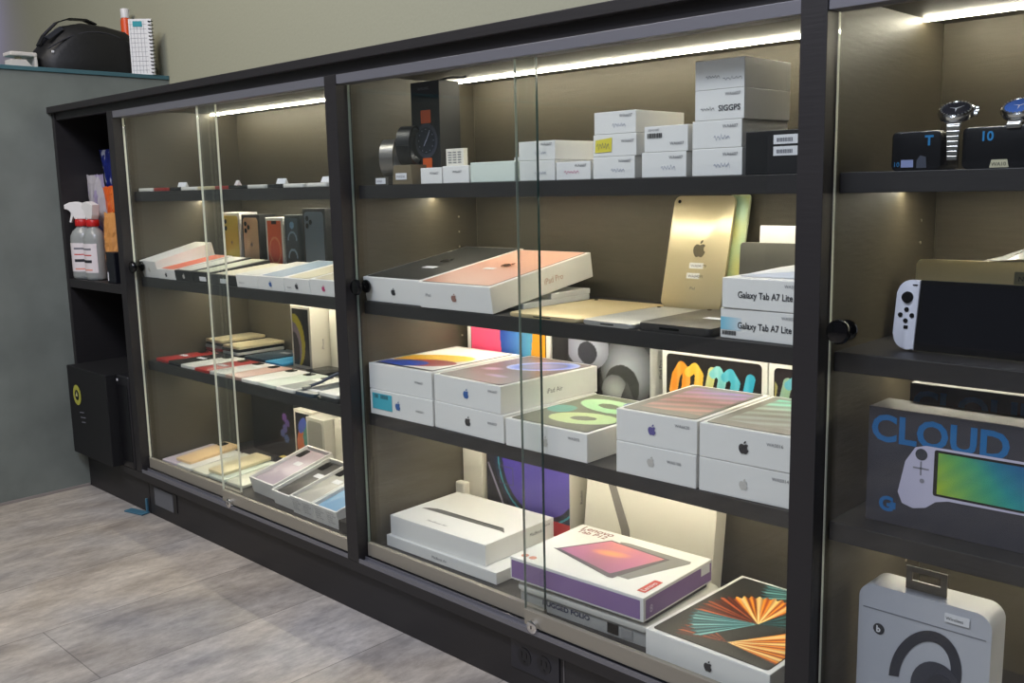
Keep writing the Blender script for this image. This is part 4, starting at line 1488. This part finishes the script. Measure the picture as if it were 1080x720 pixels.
def grip(right):
    pts = [(.0325, 0), (.0325, .102)] + [(.020 + .0 * 0 - .020 * math.sin(R(a_)) + .0, .082 + .020 * math.cos(R(a_))) for a_ in range(0, 91, 15)] + \
          [(.022 - .022 * math.cos(R(a_)), .022 - .022 * math.sin(R(a_))) for a_ in range(0, 91, 15)]
    if right:
        pts = [(CW - u, v) for u, v in pts][::-1]
    g = MB().prism(pts, 0, .0135, FRONTF, (0, .0130, 0), bev=.002).build('grip', GRIP, t, smooth=True)
    f = (lambda u: CW - u) if right else (lambda u: u)
    MB().lathe([(.0085, 0), (.0085, .0012), (.0050, .002), (.0048, .0042), (.0066, .0050), (.0066, .0062), (.003, .0058)], 24, FRONTF, (f(.0165), -.0006, .076 if not right else .045)).build('thumb_stick', BLKG, g, smooth=True)
    cz = .050 if not right else .078
    for du, dv in ((0, .0082), (0, -.0082), (.0085, 0), (-.0085, 0)):
        MB().lathe([(.0034, 0), (.0034, .0014), (.0028, .002)], 14, FRONTF, (f(.0172) + du, -.0006, cz + dv)).build('button', BLKG, g)
    MB().box((f(.0185) - .003, -.0016, .030), (f(.0185) + .003, -.0006, .035)).build('capture_button', BLKG, g)
    MB().box((f(.0260) - .0035, -.0016, .0935), (f(.0260) + .0035, -.0006, .0952)).build('minus_button', BLKG, g)


grip(False)
grip(True)
t = thing('golden_box', 'olive gold flat box with a rounded corner standing behind the console', 'box', (2.3950, .205, zz + .0024), 0, -4)
MB().prism(rrect(0, 0, .255, .106, .007, 5), 0, .028, FRONTF, (0, .028, 0), bev=.0015).build('shell', mat('olive_gold_case', (222, 206, 158), .45), t, smooth=True)
flat('white_label', [rrect(.125, .078, .17, .094, .001)], FRONTF, (0, 0, 0), mat('dim_label', (150, 146, 118), .6), t, .0008)
text('Nintendo', .009, FRONTF, (.130, 0, .082), INK, t, 'label_lettering', n=.0016)
t = thing('plastic_bag', 'crumpled clear plastic bag lying on the golden box', 'bag', (2.475, .232, zz + .1062), 0)
b = MB()
rnd = random.Random(3)
NX, NY = 14, 5
vs, fs = [], []
for j in range(NY + 1):
    for i in range(NX + 1):
        u, v = i / NX, j / NY
        hh = .030 * min(1, u * 1.8) * math.sin(math.pi * (v * .8 + .1)) * (.75 + .4 * rnd.random())
        vs.append((u * .16, -.018 + v * .045, .0008 + hh))
for j in range(NY):
    for i in range(NX):
        a_ = j * (NX + 1) + i
        fs.append((a_, a_ + 1, a_ + NX + 2, a_ + NX + 1))
b._add(vs, fs)
b.build('film', mat('clear_film_plastic', (205, 208, 212), .15, trans=.55), t)

# third shelf: CLOUD boxes
zz = Z3
CLOUDM = mat('blue_print', (20, 108, 170), .45)
BK2 = mat('slate_black_carton', (58, 57, 66), .5, noise=.05)


def art_screen(u, v):
    c = lerp((.72, .80, .18), (.10, .62, .62), u * 1.6 + v * .3)
    c = lerp(c, (.16, .22, .62), max(0, u * 1.3 + v * .55 - .85))
    s_ = math.sin((u * 30 - v * 14))
    return lerp(c, (.05, .4, .45), .12 * (s_ * .5 + .5))


def cloud_box(label, x, y, yaw, front=True):
    t = thing('game_console_box', label, 'box', (x, y, zz + .0003), yaw, 0, 'dark console boxes with blue capitals')
    w, d, h = .300, .060, (.153 if front else .172)
    carton(t, w, d, h, BK2, .001)
    text('CLOUD', .048, FRONTF, (.004, 0, h - .043), CLOUDM, t, 'title_lettering', bold=.0014, fit=.168)
    if front:
        text('G', .026, FRONTF, (.018, 0, .018), CLOUDM, t, 'maker_logo', bold=.0012)
        flat('logo_bar', [[(.033, .021), (.040, .021), (.040, .030), (.033, .030)]], FRONTF, (0, 0, 0), CLOUDM, t)
        body = [(.050, .088), (.062, .108), (.075, .112), (.260, .112), (.275, .106), (.290, .060), (.288, .040), (.272, .030), (.255, .040), (.240, .048), (.105, .046), (.090, .042),
                (.078, .032), (.062, .028), (.048, .032), (.042, .046)]
        g = flat('printed_console', [body], FRONTF, (0, 0, 0), mat('lilac_white_print', (205, 200, 222), .45), t, .0005)
        MB().prism(rrect(.086, .050, .240, .109, .003), .0009, .0011, FRONTF).build('printed_bezel', BLK, g)
        picture(g, FRONTF, (.091, 0, .053), .145, .053, art_screen, 40, 16, 'printed_screen', n=.0016)
        dk = mat('dark_grey_ink', (60, 62, 70), .5)
        flat('printed_stick', [circle(.070, .100, .0075, 20)], FRONTF, (0, 0, 0), dk, g, .0009)
        flat('printed_keys', [[(.060, .081), (.080, .081), (.080, .083), (.060, .083)], [(.069, .073), (.071, .073), (.071, .091), (.069, .091)], circle(.072, .066, .003, 12)], FRONTF, (0, 0, 0), mat('mid_grey_ink', (140, 138, 150), .5), g, .0009)
        text('Gaming Handheld', .007, FRONTF, (.205, 0, .134), GREYINK, t, 'small_lettering')
        text('HANDHELD', .009, FRONTF, (.205, 0, .124), mat('pale_ink', (170, 168, 176), .5), t, 'small_lettering')
    return t


cloud_box('front dark box with blue capitals and a picture of a white handheld console', 2.3930, .083, 0)
cloud_box('second dark box with blue capitals, mostly hidden behind the front one', 2.4110, .168, 0, False)

# bottom: headphone case box
zz = ZD
t = thing('headphone_box', 'white rounded headphone package with a hang tab and a black headphone picture', 'package', (2.3905, .080, zz + .0003), 0)
PLS = mat('white_package_plastic', (186, 188, 196), .35)
HW, HD = .168, .050
MB().prism(rrect(0, 0, HW, .200, .020, 10), 0, HD, FRONTF, (0, HD, 0), bev=.009, seg=5).build('carton', PLS, t, smooth=True)
MB().prism(rrect(.006, .166, HW - .006, .1675, .0006, 2), -.0003, .0005, FRONTF, (0, 0, 0)).build('lid_seam', mat('package_lid_line', (120, 122, 130), .4), t, smooth=True)
tb = MB()
tb.box((.054, .018, .1995), (.106, .0205, .212))
tb.box((.054, .018, .212), (.062, .0205, .224))
tb.box((.098, .018, .212), (.106, .0205, .224))
tb.box((.054, .018, .224), (.106, .0205, .231))
tb.build('hang_tab', mat('smoky_tab', (120, 112, 98), .4), t)
flat('lid_label', [rrect(.112, .178, .142, .190, .001)], FRONTF, (0, -.0012, 0), PAPER, t)
text('Wireless', .0060, FRONTF, (.1135, -.0012, .1815), INK, t, 'label_lettering', n=.0014)
flat('round_logo', [circle(.0285, .141, .0075, 28)], FRONTF, (0, 0, 0), INK, t, .0008)
text('b', .012, FRONTF, (.0250, 0, .1368), PAPER, t, 'logo_letter', n=.0014, bold=.0004)
outer, inner = [], []
for a_ in range(-26, 182, 8):
    for L_, rx_, ry_ in ((outer, .043, .066), (inner, .030, .051)):
        px_, py_ = -rx_ * math.cos(R(a_)), ry_ * math.sin(R(a_))
        cr_, sr_ = math.cos(R(-18)), math.sin(R(-18))
        L_.append((.090 + px_ * cr_ - py_ * sr_, .096 + px_ * sr_ + py_ * cr_))
NAVI = mat('graphite_print', (40, 42, 54), .4)
bb = MB()
for i in range(len(outer) - 1):
    bb.prism([outer[i], outer[i + 1], inner[i + 1], inner[i]], .0008, .0010, FRONTF)
bb.build('printed_headband', NAVI, t)
flat('printed_ear_cup', [circle(.106, .080, .033, 30, .040)], FRONTF, (0, 0, 0), mat('graphite_print_light', (52, 54, 66), .4), t, .0013)
flat('printed_cushion', [circle(.112, .078, .020, 26, .027)], FRONTF, (0, 0, 0), NAVI, t, .0018)

# ================================================================== SOCKETS ON THE PLINTH
t = thing('wall_socket', 'square grey blank socket plate set in the plinth under the left bay', 'socket', (.436, .0143, .034))
MB().prism(rrect(0, 0, .105, .050, .002), 0, .002, FRONTF, (0, 0, 0), bev=.0005).build('cover_plate', mat('grey_blank_plate', (98, 100, 104), .5), t)
MB().prism(rrect(.107, .002, .127, .052, .002), 0, .0015, FRONTF, (0, 0, 0)).build('side_insert', BLK, t)
t = thing('power_outlet', 'black double power outlet in the plinth below the lock', 'outlet', (1.797, .0143, .038))
MB().prism(rrect(0, 0, .112, .056, .002), 0, .0025, FRONTF, (0, 0, 0), bev=.0006).build('cover_plate', mat('satin_black_plate', (38, 38, 44), .3), t)
for u in (.032, .078):
    s_ = MB().prism(circle(u, .028, .016, 20), .0026, .0034, FRONTF).build('socket_face', mat('socket_black', (26, 26, 30), .35), t)
    hb = MB()
    for du in (-.0055, .0055):
        hb.prism([(u + du - .0012, .026), (u + du + .0012, .026), (u + du + .0012, .036), (u + du - .0012, .036)], .0036, .0040, FRONTF)
    hb.prism(circle(u, .018, .0028, 10), .0036, .0040, FRONTF)
    hb.build('pin_holes', BLK, s_)
# blue clip on the floor
t = thing('floor_clip', 'small blue plastic bracket on the floor against the plinth', 'bracket', (.330, -.030, .0006), 14)
CLB = mat('petrol_blue_plastic', (66, 108, 128), .45)
MB().box((0, 0, 0), (.075, .026, .004), .001).build('foot', CLB, t)
MB().box((.066, .020, .004), (.072, .026, .042), .001).build('upright_tab', CLB, t)

# ================================================================== BAY 0 (open shelf)
t = thing('storage_box', 'matt black box with a yellow round sticker in the open lower compartment', 'box', (.0205, -.032, 0.1200))
carton(t, .265, .240, .262, mat('matt_black_box', (17, 17, 19), .6), .002)
flat('round_sticker', [circle(.062, .180, .027, 30, .030)], FRONTF, (0, 0, 0), mat('yellow_green_sticker', (172, 172, 70), .5), t, .0008)
flat('sticker_centre', [circle(.062, .180, .014, 24, .015)], FRONTF, (0, 0, 0), BLK, t, .0014)
flat('sticker_mark', [[(.054, .176), (.070, .176), (.062, .190)]], FRONTF, (0, 0, 0), mat('pale_yellow_ink', (190, 190, 130), .5), t, .0020)
for k, (u, l_) in enumerate(((.070, .030), (.075, .034), (.080, .026))):
    flat('printed_line', [[(u, .128 - k * .014), (u + l_, .131 - k * .014), (u + l_, .134 - k * .014), (u, .131 - k * .014)]], FRONTF, (0, 0, 0), GREYINK, t, .0008)
t = thing('shredder', 'slim black appliance standing right of the stickered black box', 'appliance', (.289, -.004, 0.1200))
MB().box((0, 0, 0), (.073, .22, .262), .006, 3).build('housing', mat('charcoal_plastic', (26, 26, 29), .4), t, smooth=True)
MB().box((.008, -.0012, .245), (.014, 0, .251)).build('indicator', PAPER, t)
MB().box((.004, -.0010, .020), (.069, -.0002, .236)).build('front_panel', mat('dark_front_panel', (20, 20, 23), .3), t)


def spray(label, x, y, z, yaw):
    t = thing('spray_bottle', label, 'bottle', (x, y, z + .0004), yaw, 0, 'spray bottles on the open shelf')
    t.scale = (1.10, 1.0, 1.0)
    body = mat('frosted_bottle_plastic', (176, 180, 176), .3, trans=.35)
    MB().lathe([(.028, 0), (.0325, .004), (.0335, .01), (.0335, .112), (.032, .125), (.026, .138), (.017, .146), (.0145, .150), (.0145, .154)], 28, sy=.85).build('bottle_body', body, t, smooth=True)
    MB().lathe([(.0165, .152), (.0175, .154), (.0175, .169), (.0160, .171)], 20).build('collar', mat('red_collar_plastic', (190, 30, 30), .4), t, smooth=True)
    h = MB()
    h.prism([(-.014, .172), (.014, .172), (.020, .182), (.026, .212), (-.010, .222), (-.026, .220), (-.040, .213), (-.040, .202), (-.026, .199), (-.018, .188)], -.011, .011, FRONTF, bev=.002)
    h.prism([(-.026, .199), (-.019, .199), (-.019, .184), (-.027, .162), (-.031, .164), (-.026, .184)], -.005, .005, FRONTF)
    h.build('trigger_head', mat('white_trigger_plastic', (226, 224, 220), .4), t)
    # wrapped label
    b = MB()
    vs, fs = [], []
    n_ = 14
    for j in (0, 1):
        for i in range(n_ + 1):
            a_ = R(-160 + 140 * i / n_)
            vs.append((.0340 * math.cos(a_), .0340 * .85 * math.sin(a_), .022 + j * .082))
    for i in range(n_):
        fs.append((i, i + 1, n_ + 2 + i, n_ + 1 + i))
    b._add(vs, fs)
    lb = b.build('label', mat('bottle_label_paper', (222, 214, 214), .5), t)
    for k in range(4):
        b = MB()
        vs, fs = [], []
        for j in (0, 1):
            for i in range(9):
                a_ = R(-120 + 70 * i / 8)
                vs.append((.0343 * math.cos(a_), .0343 * .85 * math.sin(a_), (.028, .050, .070, .086)[k] + j * (.004, .008, .003, .005)[k]))
        for i in range(8):
            fs.append((i, i + 1, 10 + i, 9 + i))
        b._add(vs, fs)
        b.build('label_print', (mat('pink_ink', (226, 150, 130), .5), INK, RED, GREYINK)[k], lb)
    return t


spray('white trigger spray bottle with a label, front one on the open shelf', .1380, .034, .6335, 0)
spray('white trigger spray bottle half hidden behind the labelled one', .0610, .035, .6335, 42)


def pouch(name, label, x, y, z, w, h, d, m, yaw=0, fn=None, seed=1, cat='bag', tilt=0):
    """crumpled soft bag: pillow with creases"""
    t = thing(name, label, cat, (x, y, z + .0004), yaw, tilt)
    rnd = random.Random(seed)
    NX, NZ = 12, 14
    vs, fs = [], []
    for s_ in (-1, 1):
        for j in range(NZ + 1):
            for i in range(NX + 1):
                u, v = i / NX, j / NZ
                puff = (math.sin(math.pi * u) ** .5) * (math.sin(math.pi * min(1, v * .93 + .07)) ** .5 if v < 1 else 0)
                yy = s_ * d / 2 * puff * (1 + .35 * (rnd.random() - .5)) + d / 2
                vs.append((u * w + .004 * (rnd.random() - .5) * (1 if 0 < v else 0), yy, v * h + (.006 * (rnd.random() - .5) if v > .9 else 0)))
    K = (NX + 1) * (NZ + 1)
    for j in range(NZ):
        for i in range(NX):
            a_ = j * (NX + 1) + i
            fs.append((a_, a_ + 1, a_ + NX + 2, a_ + NX + 1))
            fs.append((K + a_ + NX + 1, K + a_ + NX + 2, K + a_ + 1, K + a_))
    for i in range(NX):
        fs.append((i + 1, i, K + i, K + i + 1))
        e_ = NZ * (NX + 1) + i
        fs.append((e_, e_ + 1, K + e_ + 1, K + e_))
    for j in range(NZ):
        a_ = j * (NX + 1)
        fs.append((a_, a_ + NX + 1, K + a_ + NX + 1, K + a_))
        a_ += NX
        fs.append((a_ + NX + 1, a_, K + a_, K + a_ + NX + 1))
    b = MB()
    b._add(vs, fs)
    b.build('pouch_film', m, t)
    if fn:
        # printed patch
        picture(t, FRONTF, (w * .12, -.012, h * .12), w * .76, h * .76, fn, 12, 12, 'printed_patch', n=.001)
    return t


def blotch_mat(name, c1, c2, c3, scale=18):
    m = bpy.data.materials.new(name)
    m.use_nodes = True
    nt = m.node_tree
    b = nt.nodes['Principled BSDF']
    b.inputs['Roughness'].default_value = .3
    tc = nt.nodes.new('ShaderNodeTexCoord')
    n = nt.nodes.new('ShaderNodeTexNoise')
    n.inputs['Scale'].default_value = scale
    n.inputs['Detail'].default_value = 3
    r = nt.nodes.new('ShaderNodeValToRGB')
    r.color_ramp.interpolation = 'CONSTANT'
    e = r.color_ramp.elements
    e[0].color = lin(c1)
    e[1].position = .5
    e[1].color = lin(c2)
    x = e.new(.6)
    x.color = lin(c3)
    nt.links.new(tc.outputs['Object'], n.inputs['Vector'])
    nt.links.new(n.outputs['Fac'], r.inputs[0])
    nt.links.new(r.outputs[0], b.inputs['Base Color'])
    return m


pouch('snack_bag', 'grey white printed bag standing behind the spray bottles', .022, .0790, .6335, .112, .296, .036, blotch_mat('floral_film', (176, 172, 176), (150, 140, 168), (60, 80, 150)), seed=2, tilt=4)
pouch('snack_bag', 'blue and white bag topmost behind the spray bottles', .055, .146, .6335, .120, .370, .036, blotch_mat('blue_white_film', (30, 40, 110), (36, 50, 130), (210, 212, 225), 30), seed=5, tilt=9)
pouch('snack_bag', 'orange and red bag behind the right spray bottle', .142, .088, .6335, .112, .262, .036, blotch_mat('orange_red_film', (214, 92, 30), (222, 112, 40), (160, 24, 24)), seed=8, tilt=8)
pouch('snack_bag', 'amber paper pouch between the spray bottle and the upright', .184, .034, .6335, .072, .190, .030, mat('amber_paper', (200, 138, 72), .6), seed=11)
t = thing('marker_box', 'small black upright box at the shelf edge beside the upright', 'box', (.266, .008, .6335 + .0003))
carton(t, .052, .026, .085, mat('ink_blue_black_box', (16, 18, 26), .4), .002)
flat('white_strip', [rrect(.006, .006, .011, .030, .001)], FRONTF, (0, 0, 0), PAPER, t, .0008)

# ================================================================== ON THE HALF WALL
zz = 1.234
t = thing('black_bag', 'black zipped gear bag lying on the half wall', 'bag', (-.10, 0, zz + .0006))
prof = [(.012, 0), (.006, .034), (.030, .070), (.060, .105), (.095, .136), (.150, .150), (.215, .147), (.280, .136), (.315, .112), (.322, .05), (.320, 0)]
NB = 9
vs, fs = [], []
for i in range(NB):
    u = -1 + 2 * i / (NB - 1)
    k = (1 - abs(u) ** 2.6) ** .5 if abs(u) < 1 else 0.0
    sc_ = .72 + .28 * k
    for (py, pz) in prof:
        vs.append((u * .085 - .03, .165 + (py - .165) * sc_, max(0, pz * (sc_ if pz > 0 else 1))))
n_ = len(prof)
for i in range(NB - 1):
    for j in range(n_):
        fs.append((i * n_ + j, (i + 1) * n_ + j, (i + 1) * n_ + (j + 1) % n_, i * n_ + (j + 1) % n_))
fs.append(tuple(range(n_)))
fs.append(tuple(range((NB - 1) * n_, NB * n_))[::-1])
b = MB()
b._add(vs, fs)
b.build('bag_body', mat('black_nylon', (8, 8, 10), .55, noise=.15, nscale=80, bump=.3), t, smooth=True)
arc = [(.046, .02 + .27 * i / 16 + .01, .035 + .085 * math.sin(math.pi * (i / 16) * .72 + .3)) for i in range(17)]
MB().tube(arc, .0024, 6).build('zip', mat('zip_grey', (46, 46, 52), .4), t)
MB().strap([(-.02, .028, .076), (-.02, .045, .106), (-.02, .085, .146), (-.02, .12, .160), (-.02, .17, .162), (-.02, .20, .151)], .03, .004).build('carry_strap', BLK, t)
MB().prism([(.030, .095), (.075, .128), (.085, .122), (.040, .088)], .0, .012, RIGHTF, (.02, 0, 0)).build('side_buckle', mat('slate_buckle', (44, 46, 56), .4), t)
flat('white_mark', [[(.205, .045), (.225, .047), (.224, .051), (.204, .049)], [(.038, .050), (.046, .050), (.046, .056), (.038, .056)]], RIGHTF, (.0455, 0, 0), PAPER, t, .001)
t = thing('spiral_notebook', 'white gridded spiral notebook standing on edge beside the bag', 'notebook', (-.040, .268, zz + .0006), 45)
MB().box((0, 0, 0), (.070, .010, .165), .0006).build('pages', WHITE, t)
g = MB()
for k in range(1, 12):
    g.box((.003, -.0006, k * .0135), (.054, -.0003, k * .0135 + .0006))
for k in range(5):
    g.box((.006 + k * .010, -.0006, .004), (.0066 + k * .010, -.0003, .16))
g.build('grid_lines', GREYINK, t)
flat('teal_patch', [[(.014, .142), (.042, .142), (.042, .158), (.014, .158)]], FRONTF, (0, 0, 0), mat('teal_patch_paper', (40, 150, 160), .6), t, .0012)
sp_ = MB()
for k in range(15):
    z_ = .008 + k * .0107
    sp_.tube([(.066 + .007 * math.cos(R(a_)), .005 + .009 * math.sin(R(a_)), z_ + .0012 * math.sin(R(a_))) for a_ in range(0, 360, 30)], .0013, 5, closed=True)
sp_.build('spiral_wire', BLK, t)
t = thing('marker_bottle', 'orange bottle with a white cap behind the black bag', 'bottle', (-.200, .335, zz + .0006))
MB().lathe([(.013, 0), (.0155, .003), (.0155, .185), (.013, .195)], 20).build('bottle_body', mat('orange_plastic', (226, 84, 30), .4), t, smooth=True)
MB().lathe([(.0135, .1955), (.0135, .222), (.012, .224)], 20).build('cap', mat('white_cap_plastic', (222, 220, 218), .4), t, smooth=True)
t = thing('phone_stand', 'small white plastic stand on the half wall left of the bag', 'stand', (-.10, -.070, zz + .0006))
WPL = mat('glossy_white_plastic', (214, 208, 200), .35)
s_ = MB()
s_.box((-.03, 0, .036), (.03, .074, .048), .003)
s_.box((-.03, .066, 0), (.03, .073, .036), .001)
s_.build('frame', WPL, t)
MB().lathe([(.014, 0), (.010, .006), (.010, .0355)], 16, TOPF, (0, .030, 0)).build('pivot', mat('cream_plastic', (206, 196, 168), .4), t, smooth=True)
MB().prism([(-.02, 0), (.036, 0), (.020, .018), (-.02, .018)], -.025, .025, RIGHTF, (.065, 0, 0)).build('wedge_foot', WPL, t)
